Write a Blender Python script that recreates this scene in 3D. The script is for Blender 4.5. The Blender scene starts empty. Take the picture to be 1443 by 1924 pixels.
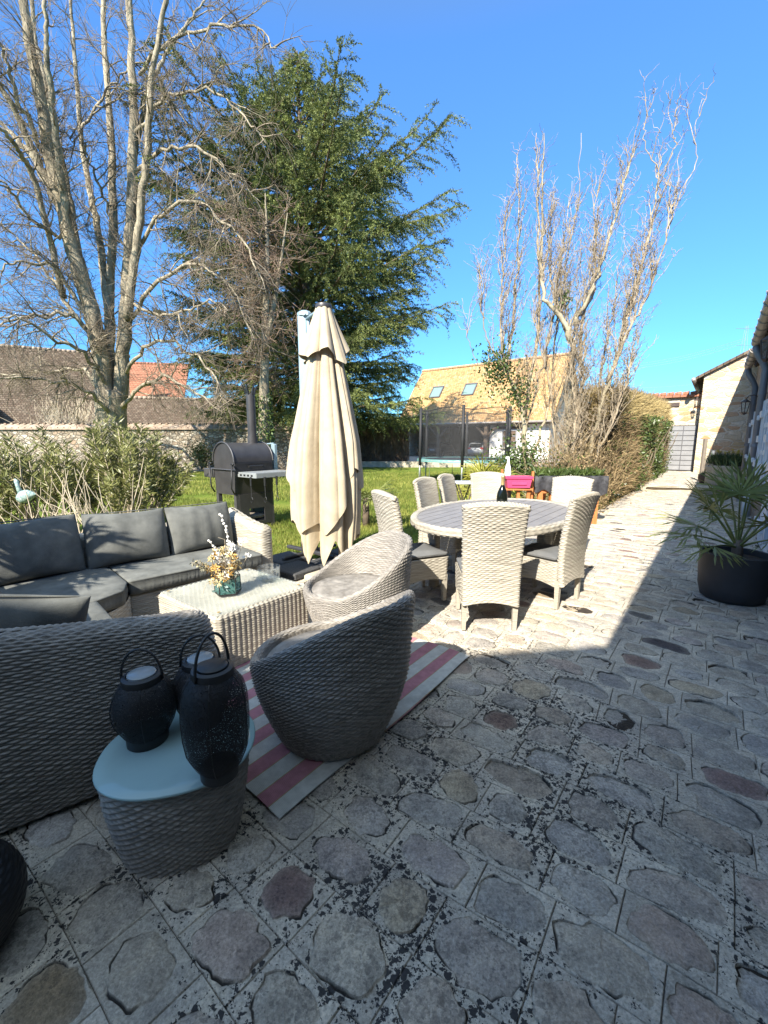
import bpy, math, random
import numpy as np
from mathutils import Vector, Matrix

PI = math.pi
rnd = random.Random(11)
rng = np.random.default_rng(11)
C = bpy.context.scene.collection
R = math.radians

# ------------------------------------------------------------------ camera
CAM_H, FPX, PITCH = 1.5, 800.0, math.atan(132 / 800.0)
cam_d = bpy.data.cameras.new('camera'); cam = bpy.data.objects.new('camera', cam_d); C.objects.link(cam)
cam.location = (0, 0, CAM_H); cam.rotation_euler = (PI / 2 - PITCH, 0, 0)
cam_d.sensor_fit = 'VERTICAL'; cam_d.sensor_height = 36.0; cam_d.lens = 36.0 * FPX / 1924.0
cam_d.clip_start = 0.02; cam_d.clip_end = 3000
bpy.context.scene.camera = cam

# ------------------------------------------------------------------ light
SUN_EL, SUN_AZ = R(38), R(207)
w = bpy.data.worlds.new('World'); bpy.context.scene.world = w; w.use_nodes = True
nt = w.node_tree; bg = nt.nodes['Background']
sky = nt.nodes.new('ShaderNodeTexSky'); sky.sky_type = 'NISHITA'; sky.sun_disc = False
sky.sun_elevation = SUN_EL; sky.sun_rotation = SUN_AZ
sky.air_density = 1.0; sky.dust_density = 0.25; sky.ozone_density = 2.5; sky.altitude = 100
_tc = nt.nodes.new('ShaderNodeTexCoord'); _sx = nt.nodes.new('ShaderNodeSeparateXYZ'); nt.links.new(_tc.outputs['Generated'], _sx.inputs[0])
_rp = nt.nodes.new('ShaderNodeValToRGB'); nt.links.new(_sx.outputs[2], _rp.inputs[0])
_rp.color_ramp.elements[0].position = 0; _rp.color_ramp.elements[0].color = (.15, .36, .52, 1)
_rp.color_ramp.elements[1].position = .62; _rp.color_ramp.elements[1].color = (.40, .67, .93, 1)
_e = _rp.color_ramp.elements.new(.84); _e.color = (1.0, .82, .58, 1)  # unseen zenith, warmed and brightened here and below to fill the shade
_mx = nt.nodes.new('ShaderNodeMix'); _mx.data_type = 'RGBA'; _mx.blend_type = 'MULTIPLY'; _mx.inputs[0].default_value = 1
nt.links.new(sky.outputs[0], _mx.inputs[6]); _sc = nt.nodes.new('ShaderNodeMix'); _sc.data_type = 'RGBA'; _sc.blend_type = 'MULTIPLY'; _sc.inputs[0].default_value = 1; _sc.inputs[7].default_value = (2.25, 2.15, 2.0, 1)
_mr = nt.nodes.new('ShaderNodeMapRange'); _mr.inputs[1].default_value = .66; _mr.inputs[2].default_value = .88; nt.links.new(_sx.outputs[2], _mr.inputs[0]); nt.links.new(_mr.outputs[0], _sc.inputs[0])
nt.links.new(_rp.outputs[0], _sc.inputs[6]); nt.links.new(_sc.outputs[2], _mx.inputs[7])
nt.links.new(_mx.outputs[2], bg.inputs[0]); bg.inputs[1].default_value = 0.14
S = Vector((math.sin(SUN_AZ) * math.cos(SUN_EL), math.cos(SUN_AZ) * math.cos(SUN_EL), math.sin(SUN_EL)))
sun_d = bpy.data.lights.new('sun', 'SUN'); sun_d.energy = 4.3; sun_d.angle = R(0.53); sun_d.color = (1, 0.93, 0.80)
sun = bpy.data.objects.new('sun', sun_d); C.objects.link(sun); sun.rotation_euler = S.to_track_quat('Z', 'Y').to_euler()
vs = bpy.context.scene.view_settings
vs.view_transform = 'Standard'; vs.look = 'None'; vs.gamma = 1; vs.use_curve_mapping = False
vs.exposure = 1.62

# ------------------------------------------------------------------ materials
MATS = {}
def newmat(name):
    m = bpy.data.materials.new(name); m.use_nodes = True
    n = m.node_tree.nodes; return m, n, m.node_tree.links, n['Principled BSDF']
def ramp(n, stops, interp='LINEAR'):
    r = n.new('ShaderNodeValToRGB'); r.color_ramp.interpolation = interp
    e = r.color_ramp.elements
    while len(e) < len(stops): e.new(0.5)
    for k, (p, c) in enumerate(stops):
        e[k].position = p; e[k].color = tuple(c) + (1,) if len(c) == 3 else c
    return r
def coords(n, l, scale=(1, 1, 1)):
    t = n.new('ShaderNodeTexCoord'); mp = n.new('ShaderNodeMapping'); mp.inputs['Scale'].default_value = scale
    l.new(t.outputs['Object'], mp.inputs['Vector']); return mp.outputs[0]
def noise(n, l, vec, scale, detail=4, rough=.6):
    t = n.new('ShaderNodeTexNoise'); t.inputs['Scale'].default_value = scale; t.inputs['Detail'].default_value = detail
    t.inputs['Roughness'].default_value = rough; l.new(vec, t.inputs['Vector']); return t.outputs[0]
def bump(n, l, h, strength, dist=.01, prev=None):
    b = n.new('ShaderNodeBump'); b.inputs['Strength'].default_value = strength; b.inputs['Distance'].default_value = dist
    l.new(h, b.inputs['Height'])
    if prev: l.new(prev, b.inputs['Normal'])
    return b.outputs[0]
def mixc(n, l, fac, a, b, mode='MIX'):
    m = n.new('ShaderNodeMix'); m.data_type = 'RGBA'; m.blend_type = mode
    for sock, v in ((m.inputs[0], fac), (m.inputs[6], a), (m.inputs[7], b)):
        if hasattr(v, 'is_output'): l.new(v, sock)
        elif isinstance(v, (int, float)): sock.default_value = v
        else: sock.default_value = tuple(v) + (1,)
    return m.outputs[2]
def M(name, c, rough=.7, var=.2, scale=6, bmp=.2, bscale=80, bdist=.004, metal=0, c2=None, spec=.5, stretch=(1, 1, 1), trans=0, objvar=0):
    if name in MATS: return MATS[name]
    m, n, l, p = newmat(name)
    v = coords(n, l, stretch)
    lo = tuple(x * (1 - var) for x in c); hi = c2 or tuple(min(1, x * (1 + var)) for x in c)
    rp = ramp(n, [(.3, lo), (.7, hi)]); l.new(noise(n, l, v, scale, 5), rp.inputs[0])
    col = rp.outputs[0]
    if objvar:
        oi = n.new('ShaderNodeObjectInfo'); mr = n.new('ShaderNodeMapRange')
        mr.inputs[3].default_value = 1 - objvar; mr.inputs[4].default_value = 1 + objvar
        l.new(oi.outputs['Random'], mr.inputs[0])
        hs = n.new('ShaderNodeHueSaturation'); l.new(mr.outputs[0], hs.inputs['Value']); l.new(col, hs.inputs['Color']); col = hs.outputs[0]
    l.new(col, p.inputs['Base Color'])
    p.inputs['Roughness'].default_value = rough; p.inputs['Metallic'].default_value = metal
    p.inputs['Specular IOR Level'].default_value = spec
    if bmp: l.new(bump(n, l, noise(n, l, v, bscale, 4), bmp, bdist), p.inputs['Normal'])
    if trans:
        tr = n.new('ShaderNodeBsdfTranslucent'); l.new(col, tr.inputs[0]); mx = n.new('ShaderNodeMixShader'); mx.inputs[0].default_value = trans
        l.new(p.outputs[0], mx.inputs[1]); l.new(tr.outputs[0], mx.inputs[2]); l.new(mx.outputs[0], n['Material Output'].inputs[0])
    MATS[name] = m; return m

WICKER = M('wicker', (.29, .262, .212), .55, .28, 1.6, .25, 300, .001, c2=(.47, .43, .36), stretch=(3, 3, 75))
WICKER_GREY = M('wicker_grey', (.18, .164, .147), .5, .3, 1.6, .25, 300, .001, c2=(.33, .303, .27), stretch=(7, 7, 75))  # also on the near sofa arm, where it puts shade into the colour
FABRIC = M('grey_fabric', (.115, .12, .115), .95, .18, 7, .6, 200, .004, spec=.15, c2=(.175, .18, .17))
FABRIC_DARK = M('seat_pad_fabric', (.13, .132, .135), .95, .15, 5, .4, 200, .003, spec=.15)
SLAT = M('grey_slat', (.20, .19, .19), .55, .15, 8, .1, 100)
CANVAS = M('cream_canvas', (.47, .395, .28), .9, .1, 5, .35, 30, .006, c2=(.55, .47, .345), spec=.15, trans=.12)
BLACKM = M('black_metal', (.014, .014, .015), .45, .25, 20, .1, 150)
SMOKER = M('smoker_steel', (.055, .053, .055), .42, .2, 6, .1, 120, metal=.3)
SMOKER2 = M('smoker_edge', (.09, .088, .09), .4, .2, 6, .1, 120, metal=.4)
MAST = M('blue_grey_aluminium', (.30, .40, .45), .4, .08, 5, .05, 60, metal=.3)
GRANITE = M('dark_granite', (.05, .05, .052), .8, .5, 60, .8, 90, .006)
WHITE = M('white_paint', (.52, .54, .56), .5, .06, 4, .05, 60)
WHITEW = M('white_render', (.74, .72, .68), .85, .06, 2, .2, 40)
DARKWOOD = M('dark_timber', (.11, .075, .05), .8, .3, 6, .4, 40, stretch=(8, 8, 1))
OLDWOOD = M('weathered_wood', (.20, .17, .14), .85, .3, 6, .4, 40, stretch=(8, 8, 1))
ORANGEW = M('orange_wood', (.45, .16, .05), .6, .2, 6, .2, 40, stretch=(8, 8, 1))
PINK = M('pink_plastic', (.55, .06, .16), .45, .08, 5, .05, 60)
SOIL = M('soil', (.04, .03, .022), .95, .4, 20, 1, 60, .02)
BARK_L = M('lime_bark', (.19, .155, .105), .9, .5, 5, 1.0, 14, .06, c2=(.44, .375, .265), stretch=(1, 1, .25))
BARK_T = M('twig_bark', (.14, .105, .08), .9, .3, 3, 0, c2=(.27, .22, .155))
BARK_R = M('reddish_twig', (.20, .13, .09), .9, .3, 3, 0, c2=(.30, .21, .15))
BARK_W = M('willow_bark', (.22, .185, .115), .85, .4, 3, .9, 16, .03, c2=(.44, .38, .26), stretch=(1, 1, .3))
WTWIG = M('willow_twig', (.25, .195, .13), .85, .3, 3, 0, c2=(.43, .35, .245))
BARK_D = M('cedar_bark', (.15, .11, .08), .9, .3, 3, .6, 14, .02)
CEDAR = M('cedar_needle', (.038, .062, .026), .6, .4, .8, 0, c2=(.25, .285, .085), spec=.25, trans=.15)
IVY = M('ivy_leaf', (.035, .06, .015), .4, .4, 3, 0, c2=(.11, .16, .04), trans=.15)
OLEA = M('oleander_leaf', (.085, .105, .028), .45, .4, 2.5, 0, c2=(.31, .31, .11), trans=.2)
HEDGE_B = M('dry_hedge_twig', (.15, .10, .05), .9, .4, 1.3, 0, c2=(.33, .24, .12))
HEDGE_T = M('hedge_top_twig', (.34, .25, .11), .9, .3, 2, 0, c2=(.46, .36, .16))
DRYBR = M('dry_screen', (.14, .095, .06), .9, .4, 3, 0, c2=(.24, .17, .11))
DRYST = M('pale_stem', (.45, .38, .28), .9, .3, 3, 0)
PALM = M('palm_leaf', (.13, .16, .05), .5, .3, 3, 0, c2=(.28, .30, .09), trans=.15)
YUCCA = M('yellow_palm_leaf', (.30, .30, .05), .5, .25, 3, 0, c2=(.46, .44, .09), trans=.15)
POT = M('charcoal_pot', (.035, .036, .04), .6, .15, 5, .1, 100)
ZINC = M('zinc_gutter', (.30, .27, .25), .5, .15, 4, .1, 30, metal=.2)
PIPE = M('grey_pipe', (.16, .17, .19), .5, .1, 4, .05, 30)
TILE_R = M('ridge_tile', (.42, .26, .15), .85, .25, 3, .3, 30)
COPING = M('coping_tile', (.30, .21, .145), .85, .3, 2, .4, 20, c2=(.42, .33, .25))
IRON = M('dark_iron', (.06, .04, .035), .6, .3, 10, .2, 50)
YELLOW = M('yellow_metal', (.50, .38, .05), .5, .1, 4, .05, 30)
GATE = M('grey_gate', (.21, .215, .23), .5, .12, 3, .1, 30)
GATE_D = M('gate_frame', (.09, .09, .10), .5, .1, 3, .1, 30)
CONCRETE = M('pale_stone', (.40, .35, .27), .9, .25, 4, .6, 30, .01)
PADBLUE = M('trampoline_pad', (.10, .22, .20), .6, .1, 4, .1, 40)
STEEL = M('galvanised', (.40, .42, .42), .4, .1, 4, .05, 30, metal=.5)
FOAM = M('black_sleeve', (.02, .02, .022), .7, .2, 4, .1, 40)
CAR_S = M('silver_paint', (.42, .44, .46), .3, .03, 2, 0, metal=.4)
CAR_D = M('dark_paint', (.05, .055, .06), .3, .03, 2, 0, metal=.3)
CARGLASS = M('dark_glass', (.015, .018, .02), .08, .1, 2, 0)
REDL = M('red_light', (.4, .02, .02), .3, .05, 2, 0)
TYRE = M('rubber', (.015, .015, .015), .8, .1, 4, 0)
PETAL_W = M('white_bud', (.75, .73, .68), .8, .08, 20, 0)
PETAL_O = M('orange_petal', (.55, .28, .06), .8, .3, 40, 0, c2=(.66, .45, .14))
PETAL_C = M('cream_petal', (.62, .50, .26), .8, .2, 40, 0)
DRYLEAF = M('dry_grey_leaf', (.20, .19, .13), .8, .3, 30, 0)
DAFF = M('daffodil_leaf', (.05, .09, .03), .5, .3, 8, 0)
GOLD = M('gold_foil', (.55, .40, .18), .35, .15, 20, .2, 60, metal=.6)
BOTTLE = M('bottle_glass', (.006, .008, .006), .06, .1, 3, 0)
TAG = M('white_card', (.80, .80, .78), .7, .03, 5, 0)
TEAL = M('teal_ceramic', (.05, .20, .20), .25, .4, 40, 0, c2=(.5, .6, .58))
LANDS = M('liner_black', (.03, .03, .035), .6, .5, 20, .4, 30, .01)
FROST = M('pale_glass_top', (.27, .40, .42), .05, .06, 3, 0)
LANTOP = M('grey_glass_lid', (.24, .265, .28), .2, .05, 3, 0)
GRAVEL = M('gravel', (.30, .25, .20), .95, .3, 40, .8, 60, .02)

def glassmat(name, tint, alpha=.25, rough=.02):
    m, n, l, p = newmat(name)
    p.inputs['Base Color'].default_value = tint + (1,); p.inputs['Roughness'].default_value = rough
    tr = n.new('ShaderNodeBsdfTransparent'); tr.inputs[0].default_value = tuple(.5 + .5 * x for x in tint) + (1,); p.inputs['Specular IOR Level'].default_value = .35
    mx = n.new('ShaderNodeMixShader'); mx.inputs[0].default_value = alpha
    l.new(tr.outputs[0], mx.inputs[1]); l.new(p.outputs[0], mx.inputs[2]); l.new(mx.outputs[0], n['Material Output'].inputs[0])
    return m
GLASS = glassmat('clear_glass', (.9, .93, .92), .06)
GLASS_T = glassmat('teal_glass', (.12, .30, .28), .35)
NET = None
def netmat(name, col, scale, thr, soft=.0):
    m, n, l, p = newmat(name)
    p.inputs['Base Color'].default_value = col + (1,); p.inputs['Roughness'].default_value = .7
    v = coords(n, l)
    vo = n.new('ShaderNodeTexVoronoi'); vo.feature = 'DISTANCE_TO_EDGE'; vo.inputs['Scale'].default_value = scale; l.new(v, vo.inputs['Vector'])
    g = n.new('ShaderNodeMath'); g.operation = 'LESS_THAN'; g.inputs[1].default_value = thr; l.new(vo.outputs['Distance'], g.inputs[0])
    tr = n.new('ShaderNodeBsdfTransparent'); mx = n.new('ShaderNodeMixShader')
    l.new(g.outputs[0], mx.inputs[0]); l.new(tr.outputs[0], mx.inputs[1]); l.new(p.outputs[0], mx.inputs[2])
    l.new(mx.outputs[0], n['Material Output'].inputs[0]); return m
NETM = netmat('safety_net', (.05, .05, .052), 55, .04)
MESHM = netmat('lantern_mesh', (.012, .012, .014), 190, .13)

def stonewall(name, stones, mortar, scale=3.2, flat=1.9, gap=.05, bs=.9):
    m, n, l, p = newmat(name)
    v = coords(n, l, (1, 1, flat))
    nz = n.new('ShaderNodeTexNoise'); nz.inputs['Scale'].default_value = 3; l.new(v, nz.inputs['Vector'])
    av = n.new('ShaderNodeMix'); av.data_type = 'VECTOR'; av.inputs[0].default_value = .12; l.new(v, av.inputs[4]); l.new(nz.outputs[1], av.inputs[5])
    vo = n.new('ShaderNodeTexVoronoi'); vo.inputs['Scale'].default_value = scale; l.new(av.outputs[1], vo.inputs['Vector'])
    ve = n.new('ShaderNodeTexVoronoi'); ve.feature = 'DISTANCE_TO_EDGE'; ve.inputs['Scale'].default_value = scale; l.new(av.outputs[1], ve.inputs['Vector'])
    sp = n.new('ShaderNodeSeparateColor'); l.new(vo.outputs['Color'], sp.inputs[0])
    rp = ramp(n, [(i / (len(stones)), c) for i, c in enumerate(stones)]); l.new(sp.outputs[0], rp.inputs[0])
    fine = ramp(n, [(.25, (.6, .6, .6)), (.75, (1.15, 1.12, 1.08))]); l.new(noise(n, l, v, 14, 6), fine.inputs[0])
    col = mixc(n, l, 1.0, rp.outputs[0], fine.outputs[0], 'MULTIPLY')
    mr = n.new('ShaderNodeMapRange'); mr.inputs[1].default_value = gap * .3; mr.inputs[2].default_value = gap * 1.6; l.new(ve.outputs['Distance'], mr.inputs[0])
    col = mixc(n, l, mr.outputs[0], mortar, col)
    l.new(col, p.inputs['Base Color']); p.inputs['Roughness'].default_value = .95; p.inputs['Specular IOR Level'].default_value = .2
    b1 = bump(n, l, mr.outputs[0], bs, .04); l.new(bump(n, l, noise(n, l, v, 25, 6), .5, .02, b1), p.inputs['Normal'])
    MATS[name] = m; return m
WALL_G = stonewall('rubble_wall', [(.20, .17, .13), (.36, .32, .26), (.27, .22, .16), (.42, .38, .31), (.30, .27, .22), (.33, .24, .17), (.50, .46, .38)], (.17, .145, .11), 5.0, 1.6, .06, 1.0)
WALL_L = stonewall('limestone_wall', [(.52, .44, .31), (.60, .53, .41), (.50, .38, .22), (.64, .58, .47), (.56, .5, .38), (.48, .27, .14), (.6, .52, .4)], (.60, .53, .42), 2.6, 2.6, .05, .7)
WALL_H = stonewall('house_wall', [(.22, .18, .14), (.32, .27, .21), (.26, .19, .13), (.36, .31, .25), (.24, .2, .17)], (.30, .26, .21), 3.0)

def tilemat(name, cols, w_=.17, h_=.2, moss=None):
    m, n, l, p = newmat(name)
    v = coords(n, l)
    br = n.new('ShaderNodeTexBrick'); br.inputs['Scale'].default_value = 1; br.inputs['Brick Width'].default_value = w_; br.inputs['Row Height'].default_value = h_
    br.inputs['Mortar Size'].default_value = .012; br.inputs['Mortar Smooth'].default_value = .3
    br.inputs['Color1'].default_value = (0, 0, 0, 1); br.inputs['Color2'].default_value = (1, 1, 1, 1); br.inputs['Mortar'].default_value = (.5, .5, .5, 1); l.new(v, br.inputs['Vector'])
    rp = ramp(n, [(i / (len(cols) - 1), c) for i, c in enumerate(cols)])
    mm = n.new('ShaderNodeMath'); mm.operation = 'MULTIPLY_ADD'; mm.inputs[1].default_value = .55
    n1 = noise(n, l, v, .9, 5); m2 = n.new('ShaderNodeMath'); m2.operation = 'MULTIPLY'; m2.inputs[1].default_value = .5; l.new(n1, m2.inputs[0])
    l.new(br.outputs[0], mm.inputs[0]); l.new(m2.outputs[0], mm.inputs[2]); l.new(mm.outputs[0], rp.inputs[0])
    dk = mixc(n, l, br.outputs['Fac'], rp.outputs[0], tuple(x * .45 for x in cols[0]))
    l.new(dk, p.inputs['Base Color']); p.inputs['Roughness'].default_value = .9; p.inputs['Specular IOR Level'].default_value = .2
    inv = n.new('ShaderNodeMath'); inv.operation = 'SUBTRACT'; inv.inputs[0].default_value = 1; l.new(br.outputs['Fac'], inv.inputs[1])
    l.new(bump(n, l, noise(n, l, v, 20, 4), .5, .02, bump(n, l, inv.outputs[0], .8, .03)), p.inputs['Normal'])
    MATS[name] = m; return m
ROOF_O = tilemat('orange_tiles', [(.30, .165, .07), (.41, .245, .105), (.46, .295, .135), (.34, .195, .085), (.52, .37, .20), (.24, .13, .06)], .2, .2)
ROOF_B = tilemat('brown_tiles', [(.075, .052, .036), (.12, .085, .06), (.095, .07, .05), (.17, .13, .095), (.065, .052, .04)], .2, .2)
ROOF_R = tilemat('red_tiles', [(.27, .115, .07), (.34, .155, .095), (.30, .13, .08), (.38, .19, .12)], .3, .3)

# ground materials
def groundmat():
    m, n, l, p = newmat('lawn_turf'); v = coords(n, l)
    rp = ramp(n, [(.25, (.07, .11, .018)), (.5, (.14, .19, .03)), (.68, (.22, .24, .05)), (.85, (.26, .19, .08))]); l.new(noise(n, l, v, .55, 8, .7), rp.inputs[0])
    f = ramp(n, [(.3, (.6, .6, .6)), (.7, (1.3, 1.3, 1.2))]); l.new(noise(n, l, v, 25, 4), f.inputs[0])
    l.new(mixc(n, l, 1, rp.outputs[0], f.outputs[0], 'MULTIPLY'), p.inputs['Base Color']); p.inputs['Roughness'].default_value = .95; p.inputs['Specular IOR Level'].default_value = .1
    l.new(bump(n, l, noise(n, l, v, 40, 5), 1, .04), p.inputs['Normal']); return m
LAWN = groundmat()
BLADE = M('grass_blade', (.09, .145, .02), .6, .3, .9, 0, c2=(.34, .335, .085), trans=.3, spec=.2)

def stonemat():
    m, n, l, p = newmat('cobble_paving'); v = coords(n, l)
    at = n.new('ShaderNodeAttribute'); at.attribute_name = 'tint'
    ms = n.new('ShaderNodeAttribute'); ms.attribute_name = 'mask'
    lg = ramp(n, [(.25, (.55, .55, .56)), (.5, (1, 1, 1)), (.75, (1.3, 1.26, 1.18))]); l.new(noise(n, l, v, 9, 8, .68), lg.inputs[0])
    fi = ramp(n, [(.32, (.62, .62, .62)), (.66, (1.2, 1.2, 1.2))]); l.new(noise(n, l, v, 110, 4, .7), fi.inputs[0])
    col = mixc(n, l, 1, at.outputs['Color'], lg.outputs[0], 'MULTIPLY'); col = mixc(n, l, 1, col, fi.outputs[0], 'MULTIPLY')
    big = ramp(n, [(.3, (.74, .74, .76)), (.65, (1.06, 1.06, 1.05))]); l.new(noise(n, l, v, 1.7, 7, .65), big.inputs[0]); col = mixc(n, l, 1, col, big.outputs[0], 'MULTIPLY')
    # rusty / ochre stains on stones
    st = ramp(n, [(.58, (0, 0, 0)), (.72, (1, 1, 1))]); l.new(noise(n, l, v, 4.2, 5), st.inputs[0])
    sm = n.new('ShaderNodeMath'); sm.operation = 'MULTIPLY'; l.new(st.outputs[0], sm.inputs[0]); l.new(ms.outputs['Fac'], sm.inputs[1])
    s2 = n.new('ShaderNodeMath'); s2.operation = 'MULTIPLY'; s2.inputs[1].default_value = .35; l.new(sm.outputs[0], s2.inputs[0])
    col = mixc(n, l, s2.outputs[0], col, (.24, .19, .14))
    vein = ramp(n, [(.40, (1, 1, 1)), (.485, (.62, .61, .6)), (.5, (.55, .54, .53)), (.52, (.7, .69, .68)), (.6, (1, 1, 1))]); l.new(noise(n, l, v, 13, 9, .75), vein.inputs[0])
    vf = n.new('ShaderNodeMath'); vf.operation = 'MULTIPLY'; vf.inputs[1].default_value = .4; l.new(ms.outputs['Fac'], vf.inputs[0]); col = mixc(n, l, vf.outputs[0], col, mixc(n, l, 1, col, vein.outputs[0], 'MULTIPLY'))
    # black lichen spots: two sizes of cell, gathered in patches
    patch = n.new('ShaderNodeMapRange'); patch.inputs[1].default_value = .33; patch.inputs[2].default_value = .54; l.new(noise(n, l, v, 1.5, 4, .6), patch.inputs[0])
    # fade away from the old, damp foreground corner
    sx = n.new('ShaderNodeSeparateXYZ'); l.new(v, sx.inputs[0])
    fy = n.new('ShaderNodeMapRange'); fy.inputs[1].default_value = 4.6; fy.inputs[2].default_value = 2.4; l.new(sx.outputs[1], fy.inputs[0])
    fx = n.new('ShaderNodeMapRange'); fx.inputs[1].default_value = 2.4; fx.inputs[2].default_value = .8; l.new(sx.outputs[0], fx.inputs[0])
    ff = n.new('ShaderNodeMath'); ff.operation = 'MULTIPLY'; l.new(fx.outputs[0], ff.inputs[0]); l.new(fy.outputs[0], ff.inputs[1])
    pp = n.new('ShaderNodeMath'); pp.operation = 'MULTIPLY'; l.new(patch.outputs[0], pp.inputs[0]); l.new(ff.outputs[0], pp.inputs[1])
    spots = None
    for sc, k in ((40, .66), (78, .80)):
        wv = n.new('ShaderNodeTexNoise'); wv.inputs['Scale'].default_value = sc * 1.5; l.new(v, wv.inputs['Vector'])
        wm = n.new('ShaderNodeMix'); wm.data_type = 'VECTOR'; wm.inputs[0].default_value = .028; l.new(v, wm.inputs[4]); l.new(wv.outputs[1], wm.inputs[5])
        vo = n.new('ShaderNodeTexVoronoi'); vo.inputs['Scale'].default_value = sc; l.new(wm.outputs[1], vo.inputs['Vector'])
        sc_ = n.new('ShaderNodeSeparateColor'); l.new(vo.outputs['Color'], sc_.inputs[0])
        rr = n.new('ShaderNodeMath'); rr.operation = 'MULTIPLY'; l.new(sc_.outputs[0], rr.inputs[0]); l.new(pp.outputs[0], rr.inputs[1])
        r2 = n.new('ShaderNodeMath'); r2.operation = 'MULTIPLY'; r2.inputs[1].default_value = k; l.new(rr.outputs[0], r2.inputs[0])
        lt = n.new('ShaderNodeMath'); lt.operation = 'SUBTRACT'; l.new(r2.outputs[0], lt.inputs[0]); l.new(vo.outputs['Distance'], lt.inputs[1])
        a = n.new('ShaderNodeMapRange'); a.inputs[1].default_value = 0; a.inputs[2].default_value = .08; l.new(lt.outputs[0], a.inputs[0])
        if spots is None: spots = a.outputs[0]
        else:
            mxx = n.new('ShaderNodeMath'); mxx.operation = 'MAXIMUM'; l.new(spots, mxx.inputs[0]); l.new(a.outputs[0], mxx.inputs[1]); spots = mxx.outputs[0]
    dim = n.new('ShaderNodeMapRange'); dim.inputs[3].default_value = .95; dim.inputs[4].default_value = .35; l.new(ms.outputs['Fac'], dim.inputs[0])
    sp = n.new('ShaderNodeMath'); sp.operation = 'MULTIPLY'; l.new(spots, sp.inputs[0]); l.new(dim.outputs[0], sp.inputs[1])
    col = mixc(n, l, sp.outputs[0], col, (.022, .022, .026))
    l.new(col, p.inputs['Base Color']); p.inputs['Roughness'].default_value = .86; p.inputs['Specular IOR Level'].default_value = .3
    b1 = bump(n, l, noise(n, l, v, 22, 8, .7), .8, .016); l.new(bump(n, l, noise(n, l, v, 160, 4), .7, .004, b1), p.inputs['Normal'])
    return m
PAVE = stonemat()

def rugmat():
    m, n, l, p = newmat('striped_rug'); v = coords(n, l)
    sx = n.new('ShaderNodeSeparateXYZ'); l.new(v, sx.inputs[0])
    d = n.new('ShaderNodeMath'); d.operation = 'DIVIDE'; d.inputs[1].default_value = .176; l.new(sx.outputs[1], d.inputs[0])
    f = n.new('ShaderNodeMath'); f.operation = 'FRACT'; l.new(d.outputs[0], f.inputs[0])
    wh, pk, oc = (.50, .51, .49), (.42, .19, .235), (.34, .27, .14)
    rp = ramp(n, [(0, wh), (.485, oc), (.515, pk), (.965, oc), (.995, wh)], 'CONSTANT'); l.new(f.outputs[0], rp.inputs[0])
    fi = ramp(n, [(.3, (.8, .8, .8)), (.7, (1.12, 1.12, 1.12))]); l.new(noise(n, l, v, 20, 6), fi.inputs[0])
    l.new(mixc(n, l, 1, rp.outputs[0], fi.outputs[0], 'MULTIPLY'), p.inputs['Base Color']); p.inputs['Roughness'].default_value = .9
    wv = n.new('ShaderNodeTexWave'); wv.inputs['Scale'].default_value = 60; wv.bands_direction = 'X'; l.new(v, wv.inputs['Vector'])
    l.new(bump(n, l, wv.outputs[1], .5, .003), p.inputs['Normal']); return m
RUG = rugmat()

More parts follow.
